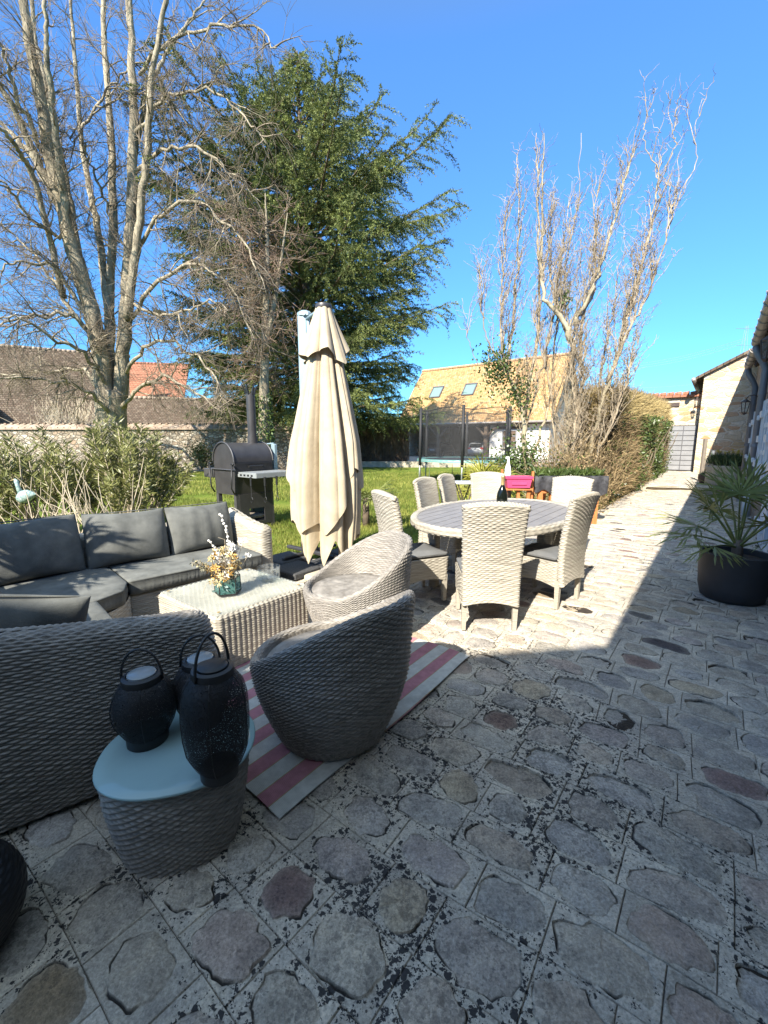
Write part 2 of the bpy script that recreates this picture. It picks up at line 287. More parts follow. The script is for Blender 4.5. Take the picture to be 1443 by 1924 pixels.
# ------------------------------------------------------------------ mesh helpers
class MB:
    def __init__(s): s.v = []; s.f = {}; s.n = 0
    def add(s, verts, faces):
        verts = np.asarray(verts, float).reshape(-1, 3); b = s.n; s.v.append(verts); s.n += len(verts)
        if isinstance(faces, np.ndarray): s.f.setdefault(faces.shape[1], []).append(faces + b)
        else:
            for f in faces: s.f.setdefault(len(f), []).append(np.array([f]) + b)
        return b
    def grid(s, P, flip=False):                       # P (nv, nu, 3)
        nv, nu = P.shape[:2]; idx = np.arange(nv * nu).reshape(nv, nu)
        q = np.stack([idx[:-1, :-1], idx[:-1, 1:], idx[1:, 1:], idx[1:, :-1]], -1).reshape(-1, 4)
        if flip: q = q[:, ::-1]
        s.add(P.reshape(-1, 3), q)
    def box(s, c, d, rz=0, taper=1, rot=None, bev=0):
        x, y, z = (k / 2 for k in d)
        if bev:
            b = min(bev, x * .9, y * .9, z * .9); pts = []
            for zz, ins in ((-z, b), (-z + b, 0), (z - b, 0), (z, b)):
                xx, yy = x - ins, y - ins
                pts += [(-xx + b, -yy, zz), (xx - b, -yy, zz), (xx, -yy + b, zz), (xx, yy - b, zz), (xx - b, yy, zz), (-xx + b, yy, zz), (-xx, yy - b, zz), (-xx, -yy + b, zz)]
            v = np.array(pts); fs = [tuple(range(7, -1, -1)), tuple(range(24, 32))]
            for k in range(3):
                for j in range(8): fs.append((k * 8 + j, k * 8 + (j + 1) % 8, k * 8 + 8 + (j + 1) % 8, k * 8 + 8 + j))
        else:
            v = np.array([(-x, -y, -z), (x, -y, -z), (x, y, -z), (-x, y, -z), (-x, -y, z), (x, -y, z), (x, y, z), (-x, y, z)])
            fs = [(0, 3, 2, 1), (4, 5, 6, 7), (0, 1, 5, 4), (1, 2, 6, 5), (2, 3, 7, 6), (3, 0, 4, 7)]
        if taper != 1: v[v[:, 2] < 0, :2] *= taper
        m = rot if rot is not None else np.array([(math.cos(rz), -math.sin(rz), 0), (math.sin(rz), math.cos(rz), 0), (0, 0, 1)])
        s.add(v @ np.asarray(m).T + np.array(c), fs)
    def tube(s, pts, rad, k=6, cap=True):
        p = np.asarray(pts, float); n = len(p); r = np.full(n, rad, float) if np.isscalar(rad) else np.asarray(rad, float)
        t = np.gradient(p, axis=0); t /= np.linalg.norm(t, axis=1)[:, None] + 1e-9
        ref = np.array((0, 0, 1.)) if abs(t[:, 2]).mean() < .8 else np.array((1., 0, 0))
        a = np.cross(t, ref); a /= np.linalg.norm(a, axis=1)[:, None] + 1e-9; b = np.cross(t, a)
        th = np.arange(k) * 2 * PI / k
        P = p[:, None] + r[:, None, None] * (a[:, None] * np.cos(th)[None, :, None] + b[:, None] * np.sin(th)[None, :, None])
        idx = np.arange(n * k).reshape(n, k); nx = np.roll(idx, -1, 1)
        q = np.stack([idx[:-1], nx[:-1], nx[1:], idx[1:]], -1).reshape(-1, 4)[:, ::-1]
        base = s.add(P.reshape(-1, 3), q)
        if cap and k > 3:
            s.f.setdefault(k, []).append(np.array([list(range(k))]) + base)
            s.f.setdefault(k, []).append(np.array([list(range(k - 1, -1, -1))]) + base + (n - 1) * k)
    def lathe(s, prof, k=32, c=(0, 0, 0), sx=1, sy=1):  # prof [(r,z)]
        pr = np.asarray(prof, float); th = np.linspace(0, 2 * PI, k + 1)
        P = np.stack([pr[:, 0][:, None] * np.cos(th) * sx + c[0], pr[:, 0][:, None] * np.sin(th) * sy + c[1], np.repeat(pr[:, 1][:, None], k + 1, 1) + c[2]], -1)
        s.grid(P)
    def prism(s, poly, z0, z1):                         # poly ccw
        n = len(poly); v = [(x, y, z0) for x, y in poly] + [(x, y, z1) for x, y in poly]
        s.add(v, [tuple(range(n - 1, -1, -1)), tuple(range(n, 2 * n))] + [(i, (i + 1) % n, n + (i + 1) % n, n + i) for i in range(n)])
    def blades(s, base, d, side, L, W):                 # diamond leaves
        base, d, side = (np.asarray(a, float) for a in (base, d, side)); n = len(base)
        L = np.broadcast_to(L, n)[:, None]; W = np.broadcast_to(W, n)[:, None]
        mid = base + d * L * .45
        P = np.stack([base, mid + side * W / 2, base + d * L, mid - side * W / 2], 1)
        s.add(P.reshape(-1, 3), np.arange(n * 4).reshape(n, 4))
    def xform(s, M4):
        m = np.array(M4); s.v = [v @ m[:3, :3].T + m[:3, 3] for v in s.v]; return s
    def mesh(s, name, smooth=True):
        me = bpy.data.meshes.new(name); V = np.concatenate(s.v).astype(np.float32)
        me.vertices.add(len(V)); me.vertices.foreach_set('co', V.ravel())
        li, st, tot = [], [], 0
        for k, fl in s.f.items():
            a = np.concatenate(fl); li.append(a.ravel()); st.append(tot + np.arange(len(a)) * k); tot += a.size
        li = np.concatenate(li).astype(np.int32); st = np.concatenate(st).astype(np.int32)
        me.loops.add(len(li)); me.loops.foreach_set('vertex_index', li)
        me.polygons.add(len(st)); me.polygons.foreach_set('loop_start', st)
        me.polygons.foreach_set('use_smooth', np.full(len(st), bool(smooth)))
        me.update(calc_edges=True); return me
    def build(s, name, mat, parent=None, smooth=False):
        me = s.mesh(name, smooth); me.materials.append(mat); o = bpy.data.objects.new(name, me); C.objects.link(o)
        if parent: o.parent = parent
        return o

def smooth_angle(o, deg=35):
    me = o.data; me.polygons.foreach_set('use_smooth', np.ones(len(me.polygons), bool))
    try: me.set_sharp_from_angle(angle=R(deg))
    except Exception: pass
    return o
def tag(o, label, cat, group=None, kind=None):
    o['label'] = label; o['category'] = cat
    if group: o['group'] = group
    if kind: o['kind'] = kind
    return o
def thing(name, label, cat, loc=(0, 0, 0), rz=0, group=None):
    o = bpy.data.objects.new(name, None); C.objects.link(o); o.location = loc; o.rotation_euler = (0, 0, rz); o.empty_display_size = .1
    return tag(o, label, cat, group)
def struct(name, mb, mat, smooth=False):
    o = mb.build(name, mat, None, smooth); o['kind'] = 'structure'; return o
def stuff(o, label, cat):
    return tag(o, label, cat, kind='stuff')
def dup(root, loc, rz, label=None):
    r = root.copy(); C.objects.link(r); r.location = loc; r.rotation_euler = (0, 0, rz)
    if label: r['label'] = label
    for ch in list(root.children):
        c = ch.copy(); C.objects.link(c); c.parent = r
        for g in ch.children:
            d = g.copy(); C.objects.link(d); d.parent = c
    return r

U = np.array((.79, -.613)); Vd = np.array((.61, .792)); U /= np.linalg.norm(U); Vd = np.array((-U[1], U[0]))  # U away from lawn, Vd along the house wall
YAW = math.atan2(Vd[1], Vd[0])                          # local x along Vd
def nt_(n_, t_): return n_ * U + t_ * Vd
def unit(v): return v / (np.linalg.norm(v, axis=-1, keepdims=True) + 1e-9)
def rdir(n): return unit(rng.normal(size=(n, 3)))
def perp(d): return unit(np.cross(d, rdir(len(d))))
def at(px, py, Y):                                      # a point of the view at a given distance Y
    x = (px - 721.5) / FPX; y = -(py - 962) / FPX; c, s = math.cos(PITCH), math.sin(PITCH)
    t = Y / (c + y * s); return np.array((x * t, Y, CAM_H + (-s + y * c) * t))
def wob(P, k, seed):                                    # cheap smooth noise
    r = np.random.default_rng(seed); out = 0
    for _ in range(5):
        out = out + np.sin(P @ r.normal(size=3) * k + r.uniform(0, 6.3))
    return out / 5

def weave(mb, P, nst, nstr, amp, ku=3, flip=False, k=.5, alt=1.0):
    u = np.linspace(0, 1, nst * ku + 1); fr = np.array((0, .22, .5, .78))
    v = np.concatenate([(np.arange(nstr)[:, None] + fr).ravel() / nstr, [1.0]])
    Ug, Vg = np.meshgrid(u, v); X = P(Ug, Vg)
    du = np.gradient(X, axis=1); dv = np.gradient(X, axis=0); N = unit(np.cross(du, dv))
    if flip: N = -N
    i = np.minimum(np.floor(Vg * nstr + 1e-6), nstr - 1); f = Vg * nstr - i
    ja = np.random.default_rng(nst * 7 + nstr).uniform(.8, 1.15, nstr)[i.astype(int)]
    h = amp * ja * np.sqrt(np.clip(1 - (2 * f - 1) ** 2, 0, 1)) * (1 - k + k * np.cos(PI * (Ug * nst + alt * i)))
    mb.grid(X + N * h[..., None], flip)

def rrect(L, W, r, n):                                  # closed rounded rectangle, n samples by arc length, ccw
    r = min(r, L / 2 - 1e-4, W / 2 - 1e-4); pts = []
    for cx, cy, a0 in ((L / 2 - r, W / 2 - r, 0), (-L / 2 + r, W / 2 - r, 90), (-L / 2 + r, -W / 2 + r, 180), (L / 2 - r, -W / 2 + r, 270)):
        for k in range(9):
            a = R(a0 + k * 11.25); pts.append((cx + r * math.cos(a), cy + r * math.sin(a)))
    pts.append(pts[0]); p = np.array(pts); s = np.concatenate([[0], np.cumsum(np.linalg.norm(np.diff(p, axis=0), axis=1))])
    return lambda u: np.stack([np.interp(u * s[-1], s, p[:, 0]), np.interp(u * s[-1], s, p[:, 1])], -1), s[-1]

def wicker_box(mb, L, W, rad, zb, zt, strand, stake, amp, topr=.03, bulge=0, base_in=0, cap=True, M4=None, k=.36, alt=1.0):
    """rounded wicker block; zt may be a function of local x, y"""
    b = MB(); fo, per = rrect(L, W, rad, 0); ztf = zt if callable(zt) else (lambda x, y: np.full_like(x, zt))
    Hh = float(np.max(ztf(np.array([-L / 2, L / 2]), np.zeros(2)))) - zb
    nst = max(6, int(per / stake / 2) * 2); tot = Hh - topr + topr * 1.57; nstr = max(3, int(tot / strand)); k1 = (Hh - topr) / tot
    def P(Uu, Vv):
        f = fo(Uu); x, y = f[..., 0], f[..., 1]; top = ztf(x, y)
        a = np.clip((Vv - k1) / (1 - k1), 0, 1) * PI / 2; tt = np.clip(Vv / k1, 0, 1)
        z = zb + (top - topr - zb) * tt + topr * np.sin(a); ins = topr * (1 - np.cos(a)) - bulge * np.sin(PI * tt) + base_in * (1 - tt) ** 1.5
        ln = np.sqrt(x * x + y * y) + 1e-6
        sx = 1 - ins / (L / 2); sy = 1 - ins / (W / 2)
        return np.stack([x * sx, y * sy, z], -1)
    weave(b, P, nst, nstr, amp, k=k, alt=alt)
    if cap:
        u = np.linspace(0, 1, nst * 2 + 1); ks = np.linspace(1, 0, 14)[:, None]
        e = P(u[None], np.ones((1, len(u))))[0]; XY = e[None, :, :2] * ks[..., None]
        Z = ztf(XY[..., 0], XY[..., 1]) + 0 * XY[..., 0]
        b.grid(np.concatenate([XY, Z[..., None]], -1))
    if M4 is not None: b.xform(M4)
    for v in b.v: mb.v.append(v)
    for k, fl in b.f.items(): mb.f.setdefault(k, []).extend([a + mb.n for a in fl])
    mb.n += b.n
def TR(x, y, z=0, rz=0): return Matrix.Translation((x, y, z)) @ Matrix.Rotation(rz, 4, 'Z')

def pillow(L, Hh, T, seed, box=2.0, wr=.02, n=34):     # soft cushion in the local xz plane, thickness along y
    mb = MB(); a = np.sin(np.linspace(-PI / 2, PI / 2, n)); A, B = np.meshgrid(a, a)
    th = (np.clip(1 - np.abs(A) ** box, 0, 1) * np.clip(1 - np.abs(B) ** box, 0, 1)) ** .45
    pin = 1 - .085 * (1 - np.abs(A) ** 2) * np.abs(B) ** 3; pinb = 1 - .05 * (np.abs(B) ** 2) * (1 - np.abs(A) ** 3)
    for sgn in (-1, 1):
        X = np.stack([A * L / 2 * pinb, sgn * th * T / 2, B * Hh / 2 * pin], -1)
        q = X + np.array((0, sgn * 5, 0)); ww = wob(q, 9, seed) + .6 * wob(q * np.array((1, 1, .35)), 26, seed + 3)
        X[..., 1] += sgn * ww * wr * th
        X[..., 2] += .012 * wob(q * np.array((1, 0, 0)), 7, seed + 9) * (B > 0)
        mb.grid(X, flip=(sgn > 0))
    return mb
def piping(L, Hh, r=.006, n=8):
    fo, _ = rrect(L, Hh, .05, 0); u = np.linspace(0, 1, 60); f = fo(u)
    return np.stack([f[:, 0], np.zeros(60), f[:, 1]], -1)
def slab_cushion(mb, poly, z0, z1, seed, rr=.025):      # seat cushion from a ccw polygon, rounded edge and gathered sides
    p = np.array(poly + poly[:1], float); s = np.concatenate([[0], np.cumsum(np.linalg.norm(np.diff(p, axis=0), axis=1))])
    nn = max(80, int(s[-1] / .014)); uu = np.linspace(0, s[-1], nn); e = np.stack([np.interp(uu, s, p[:, 0]), np.interp(uu, s, p[:, 1])], -1)
    for _ in range(3): e[1:-1] = (e[:-2] + e[1:-1] * 2 + e[2:]) / 4
    e[0] = e[-1] = (e[1] + e[-2]) / 2
    c = e.mean(0); rows = []
    for d, z in ((.03, z0), (.004, z0 + .012), (0, (z0 + z1) / 2), (.003, z1 - .014), (-.004, z1 - .007), (.006, z1 - .001), (.05, z1 + .007)):
        v = e - c; ln = np.linalg.norm(v, axis=1)[:, None]; q = c + v * (1 - d / ln)
        if d == 0: q = q + v / ln * (.006 * np.sin(uu * 2 * PI / .034 + np.sin(uu * 9)))[:, None]
        rows.append(np.column_stack([q, np.full(nn, z)]))
    for k in (.75, .5, .25, 0.01):
        q = c + (e - c) * k; rows.append(np.column_stack([q, np.full(nn, z1 + .014)]))
    P = np.array(rows); P[5:, :, 2] += .005 * wob(P[5:] * np.array((1, 1, 0)), 9, seed)
    mb.grid(P)

# ================================================================== SETTING
mb = MB(); g = 600
xs = np.concatenate([np.linspace(-g, -40, 6), np.linspace(-30, 30, 90), np.linspace(40, g, 6)]); ys = np.concatenate([np.linspace(-g, -30, 5), np.linspace(-20, 60, 110), np.linspace(70, g, 6)])
X, Y = np.meshgrid(xs, ys); P = np.stack([X, Y, -.035 + 0 * X], -1); P[..., 2] += .015 * wob(P, .8, 5) * (np.abs(X) < 30) * (np.abs(Y) < 60)
mb.grid(P); struct('lawn', mb, LAWN, True)

PATIO = [(-7, 1.0), (-3.0, 4.55), (-1.75, 5.3), (.2, 5.55), (1.35, 6.7), (3.3, 7.75), (4.2, 8.35)]
def inside_patio(x, y):
    n_, t_ = x * U[0] + y * U[1], x * Vd[0] + y * Vd[1]
    if n_ > .72: return False
    if t_ > 9.2: return n_ > -1.92
    for (x0, y0), (x1, y1) in zip(PATIO[:-1], PATIO[1:]):
        if x0 <= x <= x1: return y < y0 + (y1 - y0) * (x - x0) / (x1 - x0)
    return x > -7 and y < 8.4
MORT = np.array((.565, .51, .425))
PAL = [np.array(c) for c in ((.46, .42, .365), (.48, .425, .345), (.43, .395, .35), (.50, .44, .355), (.46, .39, .315), (.51, .455, .38), (.45, .42, .385), (.49, .41, .30), (.47, .43, .385), (.50, .46, .395), (.44, .38, .34), (.47, .41, .35), (.40, .37, .34), (.46, .37, .31))]
ODD = [np.array(c) for c in ((.10, .085, .085), (.26, .18, .15), (.30, .23, .15), (.15, .14, .13), (.27, .19, .17))]
def paving(name, tlo, thi, nlo, nhi, zb, test, first=None):
    mb = MB(); tint, mask = [], []; r = np.random.default_rng(5 if zb == 0 else 8)
    t = tlo; row = 0
    while t < thi:
        wrow = r.uniform(.165, .215) if t < 7 else r.uniform(.19, .25)
        if first and row == 0: wrow = first
        n_ = nlo + r.uniform(0, .3)
        while n_ < nhi:
            ln = r.uniform(.20, .34) if not (first and row == 0) else r.uniform(.8, 1.3)
            cn, ct = n_ + ln / 2, t + wrow / 2; c2 = nt_(cn, ct)
            if test(*c2):
                J = 40 if c2[1] < 3.5 else (26 if c2[1] < 8 else 16); gv = r.choice([.0002, .0005, .0012])
                th = np.linspace(-PI, PI, J, endpoint=False) + r.uniform(0, .05)
                hx, hy = ln / 2 - gv, wrow / 2 - gv
                for sx in (-1, 1):
                    for sy in (-1, 1):
                        a = math.atan2(sy * hy, sx * hx); th[np.argmin(np.abs(th - a))] = a
                th.sort(); ct_, st_ = np.cos(th), np.sin(th)
                rec = 1 / np.maximum(np.abs(ct_) / hx, np.abs(st_) / hy)
                e = r.uniform(2.6, 5.0); rot = r.normal(0, .12); cr, sr = np.cos(th + rot), np.sin(th + rot); fx, fy = r.uniform(.70, .96), r.uniform(.70, .95)
                so = (np.abs(cr / (hx * fx)) ** e + np.abs(sr / (hy * fy)) ** e) ** (-1 / e)
                for ca_ in (math.atan2(hy, hx), PI - math.atan2(hy, hx), -math.atan2(hy, hx), math.atan2(hy, hx) - PI):
                    so = so * (1 - r.uniform(0, .26) * np.exp(-((((th + rot - ca_ + r.normal(0, .15) + PI) % (2 * PI)) - PI) / r.uniform(.25, .5)) ** 2))
                ph = r.uniform(0, 6.3, 6)
                so = so * (1 + .03 * np.sin(2 * th + ph[0]) + .035 * np.sin(3 * th + ph[1]) + .03 * np.sin(5 * th + ph[2]) + .03 * np.sin(8 * th + ph[3]) + .022 * np.sin(13 * th + ph[5]) + .018 * r.normal(size=J))
                so = np.minimum(so, rec - .006)
                gap = np.clip(.003 * np.sin(th - ph[4]) + .003 * np.sin(3 * th + ph[2]) + .002 * np.sin(7 * th + ph[1]) + r.uniform(-.001, .0012), 0.0003, .007)
                dep = np.clip(gap / .004, .12, 1) * r.uniform(.006, .014)
                zs = r.normal(.0, .0035); sunk = r.random() < .05
                if sunk: zs = -.014
                zm = .0016 * r.normal(size=J)
                lay = [(rec, -.007 + 0 * th), (rec - .003, -.001 + 0 * th), ((rec + so) / 2, zm), (so + gap + .001, zm - .001), (so + gap * .5, -dep), (so - .001, np.minimum(-dep * .7, zs - .003)),
                       (so * .955, zs - .0015 + .0015 * r.normal(size=J)), (so * .62, zs + .003 + .0018 * r.normal(size=J)), (so * .25, zs + .004 + .001 * r.normal(size=J))]
                tilt = r.normal(0, .018, 2)
                rings = []
                for k, (rr, zz) in enumerate(lay):
                    x, y = rr * ct_, rr * st_
                    if k >= 5: zz = zz + x * tilt[0] + y * tilt[1]
                    rings.append(np.column_stack([cn + x, ct + y, zz]))
                V = np.concatenate(rings + [np.array([[cn, ct, zs + .004]])])
                V[:, 2] += .005 * np.sin(V[:, 0] * 5 + V[:, 1] * 2) + .004 * np.sin(V[:, 1] * 7 - V[:, 0] * 3); V[:, 1] += .035 * np.sin(V[:, 0] * .9 + 1) + .012 * np.sin(V[:, 0] * 3.1 + V[:, 1])
                V[:, 0] += .03 * np.sin(V[:, 1] * 1.3) + .010 * np.sin(V[:, 1] * 4 + V[:, 0] * 2)
                W = np.empty_like(V); W[:, :2] = V[:, :1] * U + V[:, 1:2] * Vd; W[:, 2] = V[:, 2] + zb
                K = len(lay); idx = np.arange(K * J).reshape(K, J); nx = np.roll(idx, -1, 1)
                q = np.stack([idx[:-1], nx[:-1], nx[1:], idx[1:]], -1).reshape(-1, 4)
                tri = np.stack([idx[-1], nx[-1], np.full(J, K * J)], -1)
                b = mb.add(W, q); mb.f.setdefault(3, []).append(tri + b)
                sc = (ODD[r.integers(len(ODD))] if r.random() < .05 else PAL[r.integers(len(PAL))]) * r.uniform(.95, 1.2)
                mc = MORT * r.uniform(.88, 1.1)
                if first and row == 0: sc = np.array((.42, .33, .20))
                dk = np.clip(gap / .004, 0, 1)[:, None] ** 1.5; dirt = np.array((.05, .045, .04))
                tint.append(np.concatenate([np.tile(mc * .85, (J, 1)), np.tile(mc, (3 * J, 1)), mc * (1 - dk) + dirt * dk, (sc * .5 + mc * .5) * (1 - dk) + dirt * 1.5 * dk, np.tile(sc * .75 + mc * .25, (J, 1)), np.tile(sc, (2 * J + 1, 1))]))
                mask.append(np.concatenate([np.zeros(5 * J), np.ones(4 * J + 1)]))
            n_ += ln
        t += wrow; row += 1
    o = struct(name, mb, PAVE); me = o.data
    a = me.attributes.new('tint', 'FLOAT_COLOR', 'POINT'); tt = np.concatenate(tint); a.data.foreach_set('color', np.column_stack([tt, np.ones(len(tt))]).astype(np.float32).ravel())
    a = me.attributes.new('mask', 'FLOAT', 'POINT'); a.data.foreach_set('value', np.concatenate(mask).astype(np.float32))
    smooth_angle(o, 40)
STEP_T = 15.2
paving('patio', -2.0, STEP_T, -7.0, .70, 0.0, lambda x, y: y > -1.2 and inside_patio(x, y) and x < 10 and y < 16)
paving('upper_path', STEP_T, 24.0, -1.95, .9, .16, lambda x, y: True, first=.42)
mb = MB(); poly = [(-9, -3), (2.2, -3), (.72 * U[0] + 15.3 * Vd[0], .72 * U[1] + 15.3 * Vd[1]), tuple(nt_(-1.95, 15.3)), tuple(nt_(-1.95, 9.3)), (4.2, 8.3), (3.3, 7.7), (1.35, 6.65), (.2, 5.5), (-1.75, 5.25), (-3, 4.5), (-7, .95), (-9, -1)]
mb.add([(x, y, -.016) for x, y in poly], [tuple(range(len(poly)))]); struct('patio_bed', mb, SOIL)
mb = MB(); c = nt_(-.5, 19.7); mb.box((c[0], c[1], .07), (8.8, 2.9, .14), YAW); struct('step', mb, CONCRETE)
mb = MB(); mb.add([(-60, 21.8, -.012), (-3.5, 22.3, -.012), (-3.5, 24, -.012), (-60, 24.0, -.012)], [(0, 1, 2, 3)])
mb.add([(-3.5, 26.5, -.011), (30, 26.5, -.011), (40, 60, -.011), (-3.5, 60, -.011)], [(0, 1, 2, 3)]); struct('gravel_yard', mb, GRAVEL)

# garden wall on the far side of the lawn
t = thing('garden_wall', 'long low rubble stone wall with sloping tile coping at the far side of the lawn', 'wall', (-29.7, 24.3, 0))
mb = MB(); mb.box((0, 0, 1.1), (52, .5, 2.2)); o = mb.build('stonework', WALL_G, t)
mb = MB()
for s_ in (-1, 1):
    mb.add([(-26, s_ * .36, 2.22), (26, s_ * .36, 2.22), (26, 0, 2.48), (-26, 0, 2.48), (-26, s_ * .36, 2.16), (26, s_ * .36, 2.16)], [(0, 1, 2, 3), (4, 5, 1, 0)])
k = -26
while k < 26:
    mb.box((k, 0, 2.49), (.12, .16, .08)); mb.box((k + .2, -.3, 2.27), (.03, .12, .03)); k += .36
mb.build('coping', COPING, t)

def slope_roof(t, name, x0, x1, eave_y, eave_z, ridge_y, ridge_z, mat, thick=.12, parent=None):
    L = x1 - x0; dy, dz = ridge_y - eave_y, ridge_z - eave_z; s = math.hypot(dy, dz); sg = 1 if dy > 0 else -1
    nv = max(6, int(s / .2)); mb = MB(); vv = np.linspace(0, s, nv * 2 + 1); xx = np.linspace(0, L, max(8, int(L / .6)))
    Xg, Vg = np.meshgrid(xx, vv); Z = .02 * (1 - (Vg / (s / nv)) % 1) + .03 * np.sin(Xg * .7 + Vg) * np.sin(Vg * .9)
    mb.grid(np.stack([Xg, Vg, sg * Z], -1)); mb.box((L / 2, s / 2, sg * (-thick / 2 - .05)), (L, s, thick))
    o = mb.build(name, mat, t); o.location = (x0, eave_y, eave_z); o.rotation_euler = (math.atan2(dz, dy), 0, 0); return o
def ridge(t, x0, x1, y, z, mat=None):
    mb = MB(); x = x0
    while x < x1:
        mb.tube([(x, y, z), (x + .36, y, z + .015)], [.13, .15], 8); x += .34
    mb.build('ridge_tiles', mat or TILE_R, t, True)

# long barn behind the garden wall (left)
def line_thing(name, label, cat, p0, p1):
    rz = math.atan2(p1[1] - p0[1], p1[0] - p0[0]); return thing(name, label, cat, (p0[0], p0[1], 0), rz), math.hypot(p1[0] - p0[0], p1[1] - p0[1])
t, L = line_thing('stone_barn', 'long old barn with weathered brown tile roof behind the bare tree', 'barn', (-40, 25.8), (-21.2, 36.2))
mb = MB(); mb.box((L / 2, 3.2, 1.4), (L, 6, 2.8)); mb.build('wall', WALL_G, t)
slope_roof(t, 'roof', -.2, L + .2, -.2, 2.6, 5.2, 9.2, ROOF_B); ridge(t, -.2, L + .2, 5.25, 9.25, COPING)
mb = MB(); mb.add([(L, .2, 2.6), (L, 6.2, 2.8), (L, 5.2, 9.1)], [(0, 1, 2)]); mb.build('gable', WALL_G, t)
for xo in (9.5, 12.0):
    mb = MB(); mb.box((xo, .25, 3.5), (2.0, 1.5, 1.1)); w_ = mb.build('dormer_opening', DARKWOOD, t)
    mb = MB(); mb.box((xo, -.52, 3.45), (1.7, .04, .8)); mb.build('opening', BLACKM, w_)
mb = MB(); mb.tube([(8.1, -.35, 4.7), (8.3, -.5, 2.3)], .07, 8); mb.build('downpipe', WHITE, t, True)
t, L = line_thing('tile_shed', 'low outbuilding with brown tile roof to the right of the bare tree trunk', 'shed', (-22.2, 32), (-9, 36.5))
mb = MB(); mb.box((L / 2, 2, 1.2), (L, 4, 2.4)); mb.build('wall', WALL_G, t)
slope_roof(t, 'roof', -.2, L + .2, -.2, 2.3, 3, 5.0, ROOF_B); ridge(t, -.2, L + .2, 3.05, 5.05, COPING)
t, L = line_thing('red_roof_house', 'house with bright red tile roof seen through the branches beyond the wall', 'house', (-26.3, 42), (-20.2, 43.4))
mb = MB(); mb.box((L / 2, 4, 2.4), (L, 8, 4.8)); mb.build('wall', WALL_L, t)
slope_roof(t, 'roof', -.2, L + .2, -.2, 4.7, 4.5, 9.6, ROOF_R); ridge(t, -.2, L + .2, 4.55, 9.65, ROOF_R)

# carport barn with the orange roof
BO = np.array((1.75, 45.5)); t = thing('carport_barn', 'old barn with sunlit orange tile roof, two skylights and an open timber carport', 'barn', (BO[0], BO[1], 0), math.atan2(U[1], U[0]))
BL, BD = 15.2, 9.2
mb = MB(); mb.box((BL / 2, BD - .2, 1.7), (BL, .4, 3.4)); mb.box((.2, BD / 2 + .4, 1.7), (.38, BD - 1.6, 3.4)); mb.box((BL - .2, BD / 2, 1.7), (.4, BD - .8, 3.4))
for xg in (0.02, BL - .02):
    mb.add([(xg, .1, 3.38), (xg, BD - .1, 3.38), (xg, BD / 2, 9.0)], [(0, 1, 2)])
mb.build('stone_wall', WALL_L, t)
slope_roof(t, 'roof', -.35, BL + .35, -.3, 3.25, BD / 2, 9.2, ROOF_O)
o = slope_roof(t, 'rear_roof', -.35, BL + .35, BD + .3, 3.25, BD / 2 + .02, 9.18, ROOF_O)
ridge(t, -.35, BL + .35, BD / 2, 9.25)
mb = MB(); mb.box((BL / 2, -.12, 3.1), (BL + .4, .26, .22)); mb.build('eave_beam', DARKWOOD, t)
mb = MB(); mb.tube([(-.3, -.4, 3.22), (BL + .3, -.4, 3.18)], .09, 8); mb.build('gutter', ZINC, t, True)
for xp in (4.6, 9.6):
    mb = MB(); mb.box((xp, .05, 1.5), (.32, .32, 3.0))
    for s_ in (-1, 1): mb.tube([(xp + s_ * .12, .05, 1.9), (xp + s_ * .5, .05, 2.45), (xp + s_ * 1.15, .05, 2.95)], .11, 6)
    mb.build('post', DARKWOOD, t)
mb = MB(); mb.box((.3, .05, 1.55), (.9, .5, 3.0)); mb.build('pier', WALL_L, t)
mb = MB(); mb.box((12.45, .55, 1.55), (5.3, .3, 3.1)); mb.build('white_wall', WHITEW, t)
mb = MB(); mb.box((11.7, .36, 1.75), (1.3, .08, 1.5)); wn = mb.build('window', DARKWOOD, t)
mb = MB()
for xx in (11.08, 11.7, 12.32): mb.box((xx, .30, 1.75), (.09, .05, 1.5))
for zz in (1.02, 1.5, 2.0, 2.48): mb.box((11.7, .296, zz), (1.3, .045, .07))
mb.build('glazing_bars', GATE, wn)
mb = MB(); mb.box((11.7, .28, .93), (1.6, .2, .09)); mb.build('sill', CONCRETE, wn)
mb = MB(); mb.box((11.7, .37, 2.72), (2.3, .1, .2)); mb.build('lintel', DARKWOOD, t)
mb = MB(); mb.box((5.2, BD - .5, 1.6), (8.4, .1, 3.2)); mb.build('rear_boarding', DARKWOOD, t)
sl = math.atan2(9.2 - 3.25, BD / 2 + .3)
for xs_ in (2.85, 6.6):
    m4 = np.array([(1, 0, 0), (0, math.cos(sl), -math.sin(sl)), (0, math.sin(sl), math.cos(sl))])
    cy = 2.35; cz = 3.25 + (cy + .3) * math.tan(sl) + .1
    mb = MB()
    for dx, dy, a, b in ((-.6, 0, .1, 1.5), (.6, 0, .1, 1.5), (0, -.72, 1.28, .1), (0, .72, 1.28, .14)):
        mb.box((xs_ + dx, cy + dy * math.cos(sl), cz + dy * math.sin(sl)), (a, b, .16), rot=m4)
    f = mb.build('skylight', GATE_D, t)
    mb = MB(); mb.box((xs_, cy, cz), (1.12, 1.36, .06), rot=m4); mb.build('pane', M('sky_pane', (.16, .24, .22), .2, .05, 3, 0), f)

